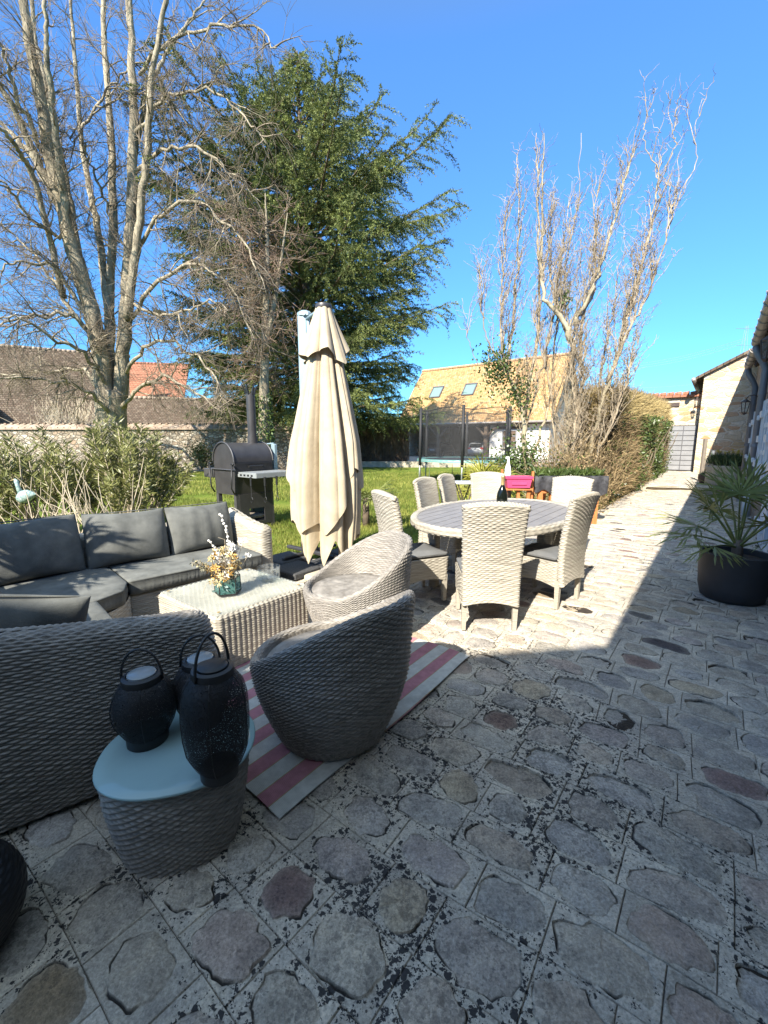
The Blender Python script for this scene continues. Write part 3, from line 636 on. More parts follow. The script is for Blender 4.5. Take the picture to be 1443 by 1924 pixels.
# cars in the carport
def car(label, loc, rz, paint):
    c = thing('parked_car', label, 'car', loc, rz)
    L = 4.2; st = [(-2.1, .48, .80, .62), (-2.05, .30, .95, .76), (-1.7, .24, 1.0, .85), (-.9, .22, .98, .88), (0, .22, .97, .88), (.9, .22, .95, .88), (1.6, .24, .85, .86), (2.0, .3, .72, .76), (2.1, .42, .62, .6)]
    rows = []
    for x, zb, zt, hw in st:
        a = np.linspace(0, 2 * PI, 25); e = .35
        rows.append(np.column_stack([np.full(25, x), hw * np.sign(np.cos(a)) * np.abs(np.cos(a)) ** e, (zb + zt) / 2 + (zt - zb) / 2 * np.sign(np.sin(a)) * np.abs(np.sin(a)) ** e]))
    mb = MB(); mb.grid(np.array(rows), True); mb.add(rows[0][:-1], [tuple(range(24))]); mb.add(rows[-1][:-1], [tuple(range(23, -1, -1))]); mb.build('body', paint, c, True)
    mb = MB(); rows = []
    for x, zt, hw in ((-2.0, .93, .74), (-1.75, 1.32, .66), (-1.2, 1.46, .62), (0, 1.5, .62), (.55, 1.42, .62), (1.25, .95, .74)):
        rows.append([(x, -.78 if zt < 1 else -.76, .9), (x, -hw, zt - .04), (x, -hw + .1, zt), (x, hw - .1, zt), (x, hw, zt - .04), (x, .78 if zt < 1 else .76, .9)])
    mb.grid(np.array(rows), True); cab = mb.build('cabin', paint, c, True)
    mb = MB(); mb.add([(-2.0, -.6, .98), (-2.0, .6, .98), (-1.79, .56, 1.3), (-1.79, -.56, 1.3)], [(3, 2, 1, 0)]); mb.build('rear_window', CARGLASS, c)
    mb = MB(); mb.add([(1.22, -.66, .99), (1.22, .66, .99), (.62, .56, 1.38), (.62, -.56, 1.38)], [(0, 1, 2, 3)]); mb.build('windscreen', CARGLASS, c)
    for s_ in (-1, 1):
        mb = MB(); mb.add([(-1.6, s_ * .765, .97), (1.0, s_ * .775, .97), (.5, s_ * .655, 1.37), (-1.35, s_ * .665, 1.37)], [(0, 1, 2, 3)]); mb.build('side_window', CARGLASS, c)
        mb = MB(); mb.box((-2.04, s_ * .6, .86), (.12, .3, .2), bev=.03); mb.build('tail_light', REDL, c)
        mb = MB(); mb.box((2.0, s_ * .58, .62), (.12, .3, .12), bev=.03); mb.build('headlight', WHITE, c)
        for x in (-1.3, 1.3):
            mb = MB(); mb.tube([(x, s_ * .66, .31), (x, s_ * .87, .31)], .31, 20); wh = mb.build('wheel', TYRE, c)
            mb = MB(); mb.tube([(x, s_ * .85, .31), (x, s_ * .885, .31)], .19, 14); mb.build('rim', STEEL, wh)
    mb = MB(); mb.box((-2.115, 0, .66), (.02, .5, .11)); mb.build('number_plate', WHITE, c)
    return c
def bw(x, y, z=0): a = math.atan2(U[1], U[0]); return (BO[0] + x * math.cos(a) - y * math.sin(a), BO[1] + x * math.sin(a) + y * math.cos(a), z)
car('silver hatchback parked in the carport seen from behind', bw(7.5, 3.2), YAW + .25, CAR_S)
car('dark car parked at the left end of the carport', bw(2.9, 3.4), YAW + .1, CAR_D)

# low kerb wall at the end of the lawn
mb = MB(); mb.box((1.8, 26.2, .12), (8.5, .35, .38)); o = mb.build('kerb_wall', CONCRETE); tag(o, 'low stone kerb at the end of the lawn left of the trampoline', 'kerb')

# -------- house on the right
WN = .66
def HW(n_, t_, z): p = nt_(n_, t_); return (p[0], p[1], z)
t = thing('stone_house', 'low stone house along the right edge with gutters, downpipes and white shutters', 'house', HW(WN, 0, 0), YAW)
# local: x along the wall (Vd), y = -n direction (towards the patio)
def hb(mb, x0, x1, y0, y1, z0, z1, **k): mb.box(((x0 + x1) / 2, (y0 + y1) / 2, (z0 + z1) / 2), (x1 - x0, y1 - y0, z1 - z0), **k)
mb = MB(); hb(mb, -9, 14.2, -6, 0, -.05, 3.38); mb.build('wall', WALL_H, t)
mb = MB(); hb(mb, 14.203, 23.3, -6, -.29, -.05, 4.65); mb.build('tall_wall', WALL_H, t)
slope_roof(t, 'roof', -9.2, 14.2, .22, 3.44, -4.5, 6.6, ROOF_B)
slope_roof(t, 'tall_roof', 14.1, 23.38, -.10, 4.75, -4.5, 7.4, ROOF_B)
def gutter(mb, x0, x1, y, z, r=.085):
    a = np.linspace(PI, 2 * PI, 9); pr = [(y + r * math.cos(q), z + r * math.sin(q)) for q in a] + [(y + (r - .012) * math.cos(q), z + (r - .012) * math.sin(q)) for q in a[::-1]]
    xs = np.linspace(x0, x1, max(3, int((x1 - x0) / .5))); P = np.array([[(x, yy, zz + .01 * math.sin(x)) for yy, zz in pr] for x in xs]); mb.grid(P)
    for x in xs[:-1]: mb.tube([(x, y + (r + .006) * math.cos(q), z + .01 * math.sin(x) + (r + .006) * math.sin(q)) for q in np.linspace(PI, 2 * PI, 9)], .012, 5)
mb = MB(); gutter(mb, -9, 11.35, .27, 3.42); mb.build('gutter', ZINC, t, True)
mb = MB(); gutter(mb, 11.5, 14.1, .27, 3.34); mb.build('gutter', ZINC, t, True)
mb = MB(); gutter(mb, 14.15, 23.2, -.04, 4.72, .1); mb.build('gutter', ZINC, t, True)
for x, zt in ((11.2, 3.32), (14.0, 3.25)):
    mb = MB(); mb.tube([(x, .27, zt), (x, .25, zt - .12), (x, .14, zt - .32), (x, .09, zt - .45), (x, .09, .55)], .06, 12); p_ = mb.build('downpipe', PIPE, t, True)
    mb = MB(); mb.tube([(x, .09, .62), (x, .09, 0)], .072, 12); mb.tube([(x, .09, .56), (x, .09, .63)], .085, 12); mb.build('cast_shoe', WHITE, p_, True)
    for z in (2.4, 1.4): mb = MB(); mb.tube([(x, .09, z), (x, .09, z + .05)], .07, 12); mb.build('bracket', PIPE, p_)
def shutter(x0, x1, z0, z1, y):
    mb = MB(); hb(mb, x0, x1, y, y + .035, z0, z1); s_ = mb.build('shutter', WHITE, t)
    mb = MB()
    for z in (z0 + .25, (z0 + z1) / 2, z1 - .25): hb(mb, x0 + .02, x1 - .02, y + .036, y + .07, z - .06, z + .06)
    for k in range(1, 5): hb(mb, x0 + (x1 - x0) * k / 5 - .006, x0 + (x1 - x0) * k / 5 + .006, y + .0352, y + .04, z0, z1)
    mb.build('ledge', WHITE, s_)
    for z in (z0 + .3, z1 - .3): mb = MB(); mb.box((x1 - .02, y + .075, z), (.05, .05, .09), bev=.01); mb.build('hinge', WHITE, s_)
def opening(x0, x1, z0, z1, door=False):
    mb = MB()
    for a, b in ((x0, x0 + .09), (x1 - .09, x1), ((x0 + x1) / 2 - .05, (x0 + x1) / 2 + .05)): hb(mb, a, b, .002, .06, z0, z1)
    for z in ([z0 + .04, z1 - .04] + [z0 + (z1 - z0) * k / 3 for k in (1, 2)]): hb(mb, x0 + .0905, x1 - .0905, .004, .05, z - .04, z + .04)
    f = mb.build('french_door' if door else 'window', WHITE, t)
    mb = MB(); hb(mb, x0 + .03, x1 - .03, .001, .02, z0 + .03, z1 - .03); mb.build('pane', CARGLASS, f)
    if not door:
        mb = MB(); hb(mb, x0 - .1, x1 + .1, .001, .16, z0 - .09, z0 - .001); mb.build('sill', CONCRETE, f)
opening(6.2, 7.6, .06, 2.25, True); shutter(5.45, 6.15, .06, 2.25, .03); shutter(7.66, 8.36, .06, 2.25, .03)
opening(9.3, 10.4, .85, 2.25); shutter(8.7, 9.25, .85, 2.25, .03); shutter(10.45, 10.98, .85, 2.25, .03)
opening(12.3, 13.2, .85, 2.2); shutter(11.8, 12.27, .85, 2.2, .03); shutter(13.23, 13.7, .85, 2.2, .03)

def wall_lamp(label, n_, t_, z, rz, s=1.0):
    c = thing('wall_lantern', label, 'lantern', HW(n_, t_, z), rz, None)
    mb = MB(); mb.tube([(0, 0, .1), (0, .1, .16), (0, .2, .14), (0, .24, .06)], .012 * s, 6); mb.box((0, .005, .08), (.06, .015, .16)); mb.build('bracket', IRON, c)
    mb = MB(); mb.lathe([(.0, .08), (.02, .07), (.10, .01), (.105, 0), (.0, 0)], 6, (0, .24, 0)); mb.lathe([(.0, -.3), (.02, -.3), (.055, -.26), (.055, -.25), (0, -.25)], 6, (0, .24, 0))
    for k in range(6):
        a = k * PI / 3; mb.tube([(.095 * math.cos(a), .24 + .095 * math.sin(a), 0), (.053 * math.cos(a), .24 + .053 * math.sin(a), -.25)], .007, 4)
    mb.build('frame', IRON, c)
    mb = MB(); mb.lathe([(.05, -.25), (.09, -.005)], 6, (0, .24, 0)); mb.build('glass', GLASS, c); return c
wall_lamp('dark iron wall lantern between the grey downpipes of the house', WN, 12.9 + .9, 2.45, YAW)
wall_lamp('dark iron wall lantern high under the near gutter at the right edge', WN, 8.55, 2.95, YAW)

# gabled house at the end
t = thing('gable_house', 'sunlit limestone gable house at the end of the path', 'house', HW(-.77, 23.4, 0), math.atan2(U[1], U[0]))
mb = MB(); q = [(0, 4.35), (8, 8.75), (8, 0), (0, 0)]
mb.add([(x, 0, z) for x, z in q] + [(x, 6, z) for x, z in q], [(0, 1, 2, 3), (4, 7, 6, 5), (0, 3, 7, 4), (0, 4, 5, 1)]); mb.build('wall', WALL_L, t)
sa = math.atan2(4.4, 8)
mb = MB(); mb.add([(-.3, -.15, 4.25), (8, -.15, 8.82), (8, 6, 8.82), (-.3, 6, 4.25), (-.3, -.15, 4.13), (8, -.15, 8.70), (8, 6, 8.7), (-.3, 6, 4.13)], [(0, 1, 2, 3), (7, 6, 5, 4), (0, 4, 5, 1), (0, 3, 7, 4), (2, 6, 7, 3)]); mb.build('roof', ROOF_B, t)
mb = MB(); mb.tube([(-.36, -.2, 4.14), (-.36, 6, 4.1)], .09, 8); mb.build('gutter', ZINC, t, True)
wall_lamp('small dark wall lantern beside the grey gate', -.95, 23.95, 3.3, math.atan2(U[1], U[0]) + PI, 1)
t = thing('gateway_wall', 'pale stone wall with red tile coping above the grey gate', 'wall', HW(-4.6, 24.3, 0), math.atan2(U[1], U[0]))
mb = MB(); mb.box((1.9, .25, 1.75), (3.85, .5, 3.5)); mb.build('stonework', WALL_L, t)
mb = MB(); mb.box((1.9, .2, 3.56), (3.9, .75, .1)); 
for k in range(13): mb.tube([(.05 + k * .3, .2, 3.66), (.32 + k * .3, .2, 3.68)], [.1, .12], 8)
mb.build('coping', ROOF_R, t)
mb = MB(); mb.box((2.75, -.02, 3.2), (.5, .08, .18)); mb.build('lintel', IRON, t)
t = thing('slatted_gate', 'pale grey horizontal board gate with a dark post at the end of the path', 'gate', HW(-2.05, 24.1, .2), math.atan2(U[1], U[0]))
mb = MB()
for k in range(9): mb.box((.62, 0, .12 + k * .225), (1.16, .035, .205))
mb.build('boards', GATE, t)
mb = MB()
for k in range(10): mb.box((.62, -.02, .01 + k * .225), (1.16, .03, .022))
mb.build('rails', GATE_D, t)
mb = MB(); mb.box((1.24, -.02, 1.06), (.06, .08, 2.14)); mb.box((.72, -.03, 1.03), (.03, .02, 2.0)); mb.build('gate_frame', GATE_D, t)

# the photographer's own building behind the camera (its roof edge throws the foreground shade)
t = thing('rear_house', 'tall rendered house wing standing behind the viewpoint, out of the picture', 'house', (-1.7, -3.75, 0), math.atan2(.125, .99))
mb = MB(); mb.box((-5, -3, 2.7), (14, 6, 5.4)); mb.build('wall', WHITEW, t)
slope_roof(t, 'roof', -12.2, 2.4, .4, 5.45, -3, 8.0, ROOF_B)
mb = MB(); gutter(mb, -12, 2.3, .45, 5.4); mb.build('gutter', ZINC, t, True)

# ================================================================== TREES AND PLANTS
def curve_pts(ctrl, n):                                 # smooth polyline through control points
    c = np.asarray(ctrl, float); s = np.linspace(0, 1, len(c)); u = np.linspace(0, 1, n)
    p = np.stack([np.interp(u, s, c[:, k]) for k in range(3)], -1)
    for _ in range(max(1, n // 10)): p[1:-1] = (p[:-2] + 2 * p[1:-1] + p[2:]) / 4
    return p
def branch(p0, d, L, n, curl, lift, r):                 # wandering polyline
    pts = [np.array(p0, float)]; d = np.array(d, float); st = L / n
    for _ in range(n):
        d = d + r.normal(0, curl, 3); d[2] += lift; d /= np.linalg.norm(d); pts.append(pts[-1] + d * st)
    return np.array(pts)

# ---- big bare lime tree: leaders follow the picture, at their own depths
LY = 19.0
t = thing('bare_tree', 'huge bare multi-stemmed tree with pale bark on the left beyond the wall shrubs', 'tree', (at(214, 880, LY)[0], LY, 0))
O = np.array(t.location)
r = np.random.default_rng(3)
def L3(pts): return np.array([at(x, y, LY + dy) - O for x, y, dy in pts])
trunk = MB()
base = L3([(213, 925, 0), (212, 830, 0), (209, 770, 0), (206, 735, 0)]); base[0, 2] = -.1
trunk.tube(curve_pts(base, 8), np.interp(np.linspace(0, 1, 8), [0, .15, 1], [.72, .58, .60]), 14)
LEAD = [
    ([(203, 775, 0), (185, 640, -.2), (150, 510, -.6), (118, 400, -1), (86, 240, -1.4), (52, 60, -1.8), (30, -90, -2.2)], .44),
    ([(158, 540, -.5), (120, 330, .2), (88, 180, .6), (62, 60, 1.0), (60, -80, 1.2)], .22),
    ([(128, 440, -.9), (110, 300, -1.6), (92, 140, -2.2), (84, 0, -2.6)], .2),
    ([(212, 770, .2), (206, 640, .4), (205, 560, .7), (214, 420, 1.0), (208, 260, 1.5), (196, 80, 1.9), (190, -90, 2)], .30),
    ([(224, 765, .1), (236, 620, .1), (240, 520, .2), (247, 380, .3), (252, 240, .4), (246, 90, .6), (243, -90, .8)], .36),
    ([(238, 600, -.2), (262, 420, -.5), (276, 290, -.8), (284, 150, -1.0), (310, 10, -1.2), (330, -100, -1.3)], .21),
    ([(250, 310, .4), (275, 170, .9), (330, 70, 1.4), (385, 0, 1.9)], .13),
    ([(130, 420, -.8), (70, 300, -1.4), (20, 190, -2.2), (-60, 60, -3)], .2),
    ([(112, 390, -1), (60, 290, .2), (0, 230, .8), (-90, 130, 1.2)], .16),
    ([(205, 600, .4), (186, 430, 1.4), (160, 330, 2.2), (140, 120, 2.8), (128, -60, 3)], .2),
    ([(120, 560, -.4), (60, 320, -2.0), (20, 260, -3), (-40, 200, -4)], .14),
]
SIDE = [
    ([(196, 690, -.2), (150, 590, -1.2), (90, 590, -2.0), (20, 600, -2.8), (-60, 640, -3.4)], .15),
    ([(190, 650, -.2), (120, 560, .8), (60, 470, 1.6), (0, 420, 2.3)], .15),
    ([(180, 630, -.3), (110, 500, -1.2), (40, 490, -2), (-40, 520, -2.8)], .13),
    ([(205, 730, 0), (160, 660, -1.4), (100, 640, -2.6), (40, 590, -3.4), (-30, 600, -4)], .13),
    ([(206, 745, 0), (150, 690, 1.0), (80, 700, 2.0), (10, 705, 3.0), (-60, 690, 4)], .13),
    ([(212, 790, -.2), (180, 740, -1.2), (110, 715, -2.4), (30, 710, -3.6), (-50, 720, -4.4)], .14),
    ([(226, 770, 0), (270, 720, -.8), (310, 705, -1.8), (370, 740, -3.0), (420, 775, -3.8)], .13),
    ([(238, 700, 0), (280, 640, -.9), (330, 640, -1.8), (390, 690, -2.8), (430, 760, -3.4)], .12),
    ([(246, 600, 0), (290, 525, -.8), (345, 490, -1.6), (400, 500, -2.4), (450, 560, -3), (480, 640, -3.4)], .13),
    ([(246, 500, .2), (290, 410, -.6), (350, 370, -1.5), (410, 400, -2.4), (470, 470, -3.2), (500, 550, -3.6)], .12),
    ([(250, 330, .4), (300, 285, -.4), (360, 275, -1.4), (430, 315, -2.3), (490, 380, -3)], .12),
    ([(252, 250, .4), (310, 180, -.4), (380, 165, -1.4), (450, 205, -2.2), (500, 270, -2.8)], .10),
    ([(262, 140, .4), (330, 60, -.4), (410, 50, -1.4), (480, 45, -2), (520, 90, -2.6)], .10),
    ([(214, 430, 1), (180, 330, .2), (160, 270, -.4), (100, 240, -1.2)], .08),
    ([(150, 250, 0), (200, 170, .6), (240, 120, 1), (300, 100, 1.4)], .08),
    ([(90, 300, -1.2), (40, 200, -2.2), (-10, 60, -3), (-60, 0, -3.4)], .14),
    ([(130, 450, -.8), (60, 420, -1.8), (10, 340, -2.6), (-60, 330, -3.2)], .12),
    ([(244, 560, 0), (300, 600, -1.2), (350, 580, -2.2), (400, 560, -3.0), (440, 590, -3.6)], .09),
]
limbs, twigs = MB(), MB(); ntw = 0
def fuzz(pts, r0, lev, out, spacing, droop):
    """side branches along a limb, each with twigs"""
    global ntw
    seg = np.linalg.norm(np.diff(pts, axis=0), axis=1); s = np.concatenate([[0], np.cumsum(seg)]); tot = s[-1]; k = tot * .18
    while k < tot:
        p = np.array([np.interp(k, s, pts[:, a]) for a in range(3)]); j = min(len(pts) - 2, max(0, int(np.searchsorted(s, k) - 1)))
        tan = unit(pts[j + 1] - pts[j]); q = unit(np.cross(tan, r.normal(size=3)))
        d = unit(tan * r.uniform(.3, .8) + q * r.uniform(.6, 1.0) + np.array((0, 0, .15 if droop == 0 else -.05)))
        rem = 1 - k / tot
        L = r.uniform(.8, 2.1) * (.5 + .9 * rem) * (1 if lev == 0 else .55)
        b = branch(p, d, L, 7, .15, -.05 * droop + .02, r)
        (limbs if lev == 0 and L > 1.5 else twigs).tube(b, np.linspace(.032 if lev == 0 else .014, .006, 8), 5 if lev == 0 else 3, False)
        nsub = int(L * 7.5)
        for _ in range(nsub):
            m = r.integers(1, 7); tt = unit(b[m + 1 if m < 7 else m] - b[m - 1]); q = unit(np.cross(tt, r.normal(size=3)))
            dd = unit(tt * .8 + q * .7); LL = r.uniform(.5, 1.35)
            bb = branch(b[m], dd, LL, 5, .15, -.06 * droop + .02, r); twigs.tube(bb, np.linspace(.009, .0045, 6), 3, False); ntw += 1
            for _ in range(2):
                m2 = r.integers(1, 4); d3 = unit(unit(bb[m2 + 1] - bb[m2]) * .9 + unit(r.normal(size=3)) * .6)
                twigs.tube(branch(bb[m2], d3, r.uniform(.3, .85), 3, .12, -.05 * droop, r), [.0065, .006, .005, .004], 3, False)
        k += spacing * r.uniform(.6, 1.4)
for ctrl, rad in LEAD:
    p = curve_pts(L3(ctrl), 34); p[1:-1] += r.normal(0, .022, (32, 3))
    limbs.tube(p, np.linspace(rad * .85, rad * .26, 34) * r.uniform(.92, 1.1, 34), 10); fuzz(p, rad, 0, None, .55, 0)
for ctrl, rad in SIDE:
    p = curve_pts(L3(ctrl), 20); p[1:-1] += r.normal(0, .06, (18, 3))
    limbs.tube(p, np.linspace(rad * .7, .018, 20), 7); fuzz(p, rad, 0, None, .30, 1)
trunk.build('trunk', BARK_L, t, True); limbs.build('limbs', BARK_L, t, True); twigs.build('twigs', BARK_T, t, True)

# ---- small ivy-footed bare tree in front of the cedar
t = thing('ivy_tree', 'slim bare tree with ivied straight trunk and reddish twigs in front of the cedar', 'tree', (at(497, 880, 18)[0], 18, 0))
O = np.array(t.location); LY = 18
trunk, limbs, twigs = MB(), MB(), MB()
p = curve_pts(L3([(497, 905, 0), (496, 760, 0), (498, 620, .1), (503, 470, .2), (498, 360, .2)]), 16); p[0, 2] = -.1
trunk.tube(p, np.linspace(.27, .02, 16), 10)
p = curve_pts(L3([(498, 660, 0), (512, 590, -.3), (530, 480, -.6), (540, 400, -.8)]), 10); trunk.tube(p, np.linspace(.14, .012, 10), 8)
for k in range(64):
    y = r.uniform(380, 720); a = r.uniform(0, 2 * PI); p0 = L3([(498 + r.normal(0, 3), y, .1)])[0]
    d = np.array((math.cos(a), math.sin(a), r.uniform(-.1, .5))); L = r.uniform(1.2, 2.6) * (1.15 - abs(y - 560) / 500)
    b = branch(p0, d, L, 8, .16, -.02, r); limbs.tube(b, np.linspace(.035, .008, 9), 4, False); 
    for _ in range(int(L * 8)):
        m = r.integers(1, 8); dd = unit(unit(b[m] - b[m - 1]) * .6 + unit(r.normal(size=3)) * .9)
        bb = branch(b[m], dd, r.uniform(.4, 1.1), 4, .2, -.05, r); twigs.tube(bb, np.linspace(.013, .007, 5), 3, False)
        twigs.tube(branch(bb[2], unit(r.normal(size=3)), r.uniform(.2, .5), 3, .3, -.05, r), .008, 3, False)
trunk.build('trunk', BARK_L, t, True); limbs.build('limbs', BARK_T, t, True); twigs.build('twigs', BARK_R, t, True)
n = 2600; a = rng.uniform(0, 2 * PI, n); z = rng.uniform(0, 1, n) ** 1.6 * 3.4; rr = .30 + .12 * rng.random(n)
b_ = np.column_stack([rr * np.cos(a), rr * np.sin(a), z]); d = unit(np.column_stack([np.cos(a) * .5, np.sin(a) * .5, -.6 + .5 * rng.normal(size=n)]))
mb = MB(); mb.blades(b_, d, perp(d), rng.uniform(.08, .14, n), .09); mb.build('ivy', IVY, t)

# ---- cedar
def cedar(loc, Ht, prof, lean, seed, nb):
    global r
    r = np.random.default_rng(seed)
    t = thing('cedar_tree', 'tall dark green cedar with layered drooping branches behind the parasol', 'tree', loc)
    tr = MB(); zz = np.linspace(0, Ht, 20); ax = lambda z: np.array((lean[0] * (z / Ht), lean[1] * (z / Ht), z))
    tr.tube([ax(z) for z in zz], np.interp(zz, [0, 1, Ht], [.55, .42, .03]), 10)
    B, Dn = [], []; wood = MB()
    pz, pw = np.array(prof).T
    for k in range(nb):
        z = Ht * (.10 + .89 * ((k + r.random()) / nb) ** 1.05); a = k * 2.399 + r.normal(0, .25)
        L = np.interp(z, pz, pw) * r.uniform(.68, 1.12)
        up = .30 + .75 * (z / Ht) ** 1.6
        n = 12; s = np.linspace(0, 1, n)
        ca, sa_ = math.cos(a), math.sin(a); dz = L * (up * s - .62 * s ** 2 + .40 * s ** 3) + r.normal(0, .03 * L) * s
        p = np.stack([ca * L * s, sa_ * L * s, dz], -1) + ax(z); p[2:] += r.normal(0, .03, (n - 2, 3))
        wood.tube(p, np.linspace(.02 + .012 * L, .008, n), 5, False)
        def spray(bb):
            B.append(bb); Dn.append(unit(np.gradient(bb, axis=0)))
        q0 = int(n * .35); ss = np.linspace(q0 / (n - 1), 1, max(4, int(L * 9))); spray(np.stack([np.interp(ss, s, p[:, i]) for i in range(3)], -1))
        ns = int(4 + L * 3.4)
        for j in range(ns):
            q = .14 + .86 * (j + r.random()) / ns; m = min(n - 2, int(q * (n - 1))); f = q * (n - 1) - m; b0 = p[m] * (1 - f) + p[m + 1] * f
            side = 1 if j % 2 else -1; da = a + side * r.uniform(.35, 1.0)
            l2 = (.5 + 1.0 * math.sin(PI * min(1, q * .85 + .12)) ** .7) * r.uniform(.6, 1.2) * (.22 + .15 * min(L, 4) + .03 * L)
            m2 = max(5, int(l2 / .075)); s2 = np.linspace(0, 1, m2); drop = r.uniform(.05, .55) * l2
            b = np.stack([b0[0] + math.cos(da) * l2 * s2, b0[1] + math.sin(da) * l2 * s2, b0[2] + .12 * l2 * s2 - drop * s2 ** 2], -1); spray(b)
            tn = Dn[-1]
            for _ in range(int(1 + l2 * 2.6)):
                i0 = r.integers(1, m2); l3 = r.uniform(.25, .75) * (.6 + .25 * l2); m3 = max(4, int(l3 / .075)); s3 = np.linspace(0, 1, m3)[:, None]
                dd = unit(tn[i0] * .7 + np.array((math.cos(a), math.sin(a), 0)) * .3 + r.normal(0, .4, 3) + np.array((0, 0, -.05)))
                spray(b[i0] + dd * l3 * s3 + np.array((0, 0, -.45)) * l3 * s3 ** 2)
    B = np.concatenate(B); Dn = np.concatenate(Dn); K = 6
    B = np.repeat(B, K, 0); Dn = np.repeat(Dn, K, 0); n = len(B)
    d = unit(Dn * .85 + rdir(n) * .7 + np.array((0, 0, .08))); mb = MB()
    mb.blades(B + rng.normal(0, .022, (n, 3)), d, perp(d), rng.uniform(.07, .135, n), rng.uniform(.025, .042, n))
    tr.build('trunk', BARK_D, t, True); wood.build('branches', BARK_D, t, True); mb.build('foliage', CEDAR, t); t.scale = (1.06, 1.06, 1.04); return t
cz = at(582, 880, 25.8)
cedar((cz[0], 25.8, 0), 21.0, [(0, 5.6), (2, 6.4), (4, 6.8), (7, 7.3), (10, 7.7), (12, 7.6), (13.5, 6.4), (15.5, 3.7), (17.5, 1.9), (19.3, .7), (21.0, .12)], (-.1, .3), 4, 255)

# ---- corkscrew willows
def willow(label, ctrls, loc, Y0, seed, spread, ivy=None):
    global r, LY, O
    r = np.random.default_rng(seed); LY = Y0
    t = thing('corkscrew_willow', label, 'tree', loc, 0, 'bare willows beside the path hedge'); O = np.array(t.location)
    trunk, shoots, tw = MB(), MB(), MB()
    for ci, (ctrl, rad) in enumerate(ctrls):
        P0 = L3(ctrl)
        if ci == 0: P0[0, 2] = -.05
        n = 26; p = curve_pts(P0, n); p[1:-1] += r.normal(0, .025, (n - 2, 3)); (trunk if rad > .07 else shoots).tube(p, np.linspace(rad * .8, max(.005, rad * .12), n), 9 if rad > .07 else 5)
        for k in range(spread if rad > .03 else (14 if rad > .02 else 3)):
            m = r.integers(2, n - 3); dx = r.normal(0, .2); b0 = p[m]; L = r.uniform(.6, 2.0) * (1.05 - .62 * m / n); nn = 16; s = np.linspace(0, 1, nn); ph = r.uniform(0, 6.3, 2); am = r.uniform(.015, .05)
            q = np.stack([b0[0] + (dx + .12 * s) * L * s + am * np.sin(s * 13 + ph[0]) * s, b0[1] + r.normal(0, .2) * L * s + am * np.cos(s * 12 + ph[1]) * s, b0[2] + L * s * .95], -1)
            shoots.tube(q, np.linspace(.012, .004, nn), 4, False)
            for _ in range(int(8 * L)):
                i0 = r.integers(2, nn); l = r.uniform(.12, .5); ss = np.linspace(0, 1, 6)
                d = unit(np.array((r.normal(0, .6), r.normal(0, .6), .7))); bb = q[i0] + d * (l * ss)[:, None] + .025 * np.sin(ss[:, None] * 9 + r.uniform(0, 6, 3))
                tw.tube(bb, np.linspace(.006, .003, 6), 3, False)
    trunk.build('trunk', BARK_W, t, True); shoots.build('shoots', WTWIG, t, True); tw.build('twigs', WTWIG, t, True)
    if ivy:
        mb = MB()
        for (x, y, dy), sx, sz, n in ivy:
            c = L3([(x, y, dy)])[0]; b_ = c + rng.normal(0, 1, (n, 3)) * np.array((sx, sx, sz)); d = unit(rdir(n) + np.array((0, -.3, -.4))); mb.blades(b_, d, perp(d), rng.uniform(.05, .1, n), .06)
        mb.build('ivy', IVY, t)
    return t
WY = 11.0
def stems(base, tops, rad): return [([(base[0], base[1], 0)] + tp, rad) for tp in tops]
WA = [([(1078, 948, 0), (1078, 880, 0), (1080, 760, 0), (1075, 660, 0), (1072, 600, 0)], .115),
      ([(1102, 945, -.1), (1110, 830, -.2), (1140, 730, -.3), (1165, 640, -.3), (1180, 560, -.4)], .09),
      ([(1074, 640, 0), (1055, 590, .1), (1025, 570, .2), (1015, 520, .3), (1017, 400, .3), (1022, 250, .3)], .085),
      ([(1078, 610, 0), (1095, 580, 0), (1125, 520, 0), (1150, 430, .1), (1180, 320, .1), (1195, 275, .1)], .08),
      ([(1090, 690, 0), (1095, 600, .2), (1120, 540, .4), (1118, 420, .5), (1120, 330, .5)], .06),
      ([(1165, 640, -.3), (1190, 560, -.3), (1215, 470, -.3), (1235, 350, -.3), (1240, 290, -.3)], .055),
      ([(1140, 720, -.3), (1180, 620, -.5), (1225, 540, -.6), (1255, 420, -.7), (1270, 370, -.7)], .05),
      ([(1100, 700, .3), (1060, 620, .5), (1040, 560, .5), (1030, 470, .5), (1035, 360, .6)], .045),
      ([(1235, 380, -.3), (1240, 330, -.3), (1210, 260, -.3), (1212, 230, -.3), (1228, 205, -.3)], .018),
      ([(1240, 330, -.3), (1270, 280, -.3), (1265, 250, -.3), (1275, 200, -.3)], .018),
      ([(1255, 430, -.5), (1275, 370, -.5), (1312, 300, -.5), (1304, 240, -.5), (1320, 185, -.5)], .018),
      ([(1110, 880, -.4), (1160, 780, -.8), (1185, 690, -1), (1200, 620, -1)], .04),
      ([(1070, 930, .1), (1062, 840, .1), (1066, 760, .0), (1062, 680, .1)], .075), ([(1090, 930, .1), (1092, 840, -.1), (1088, 760, -.1), (1098, 690, -.1), (1104, 620, 0)], .07),
      ([(1084, 930, -.2), (1074, 850, -.25), (1084, 770, -.2), (1070, 700, -.2), (1082, 640, -.2)], .05), ([(1096, 900, .2), (1120, 780, .3), (1128, 700, .3), (1150, 600, .3), (1160, 500, .3)], .045),
      ([(1060, 900, .2), (1040, 800, .5), (1030, 700, .6), (1010, 640, .7), (1000, 560, .7)], .05)]
willow('corkscrew willow with twisted pale stems at the near end of the path hedge', WA, (at(1078, 940, WY)[0], WY, 0), WY, 8, 36, [((1075, 880, .1), .22, .3, 900), ((1060, 560, .2), .1, .12, 120)])
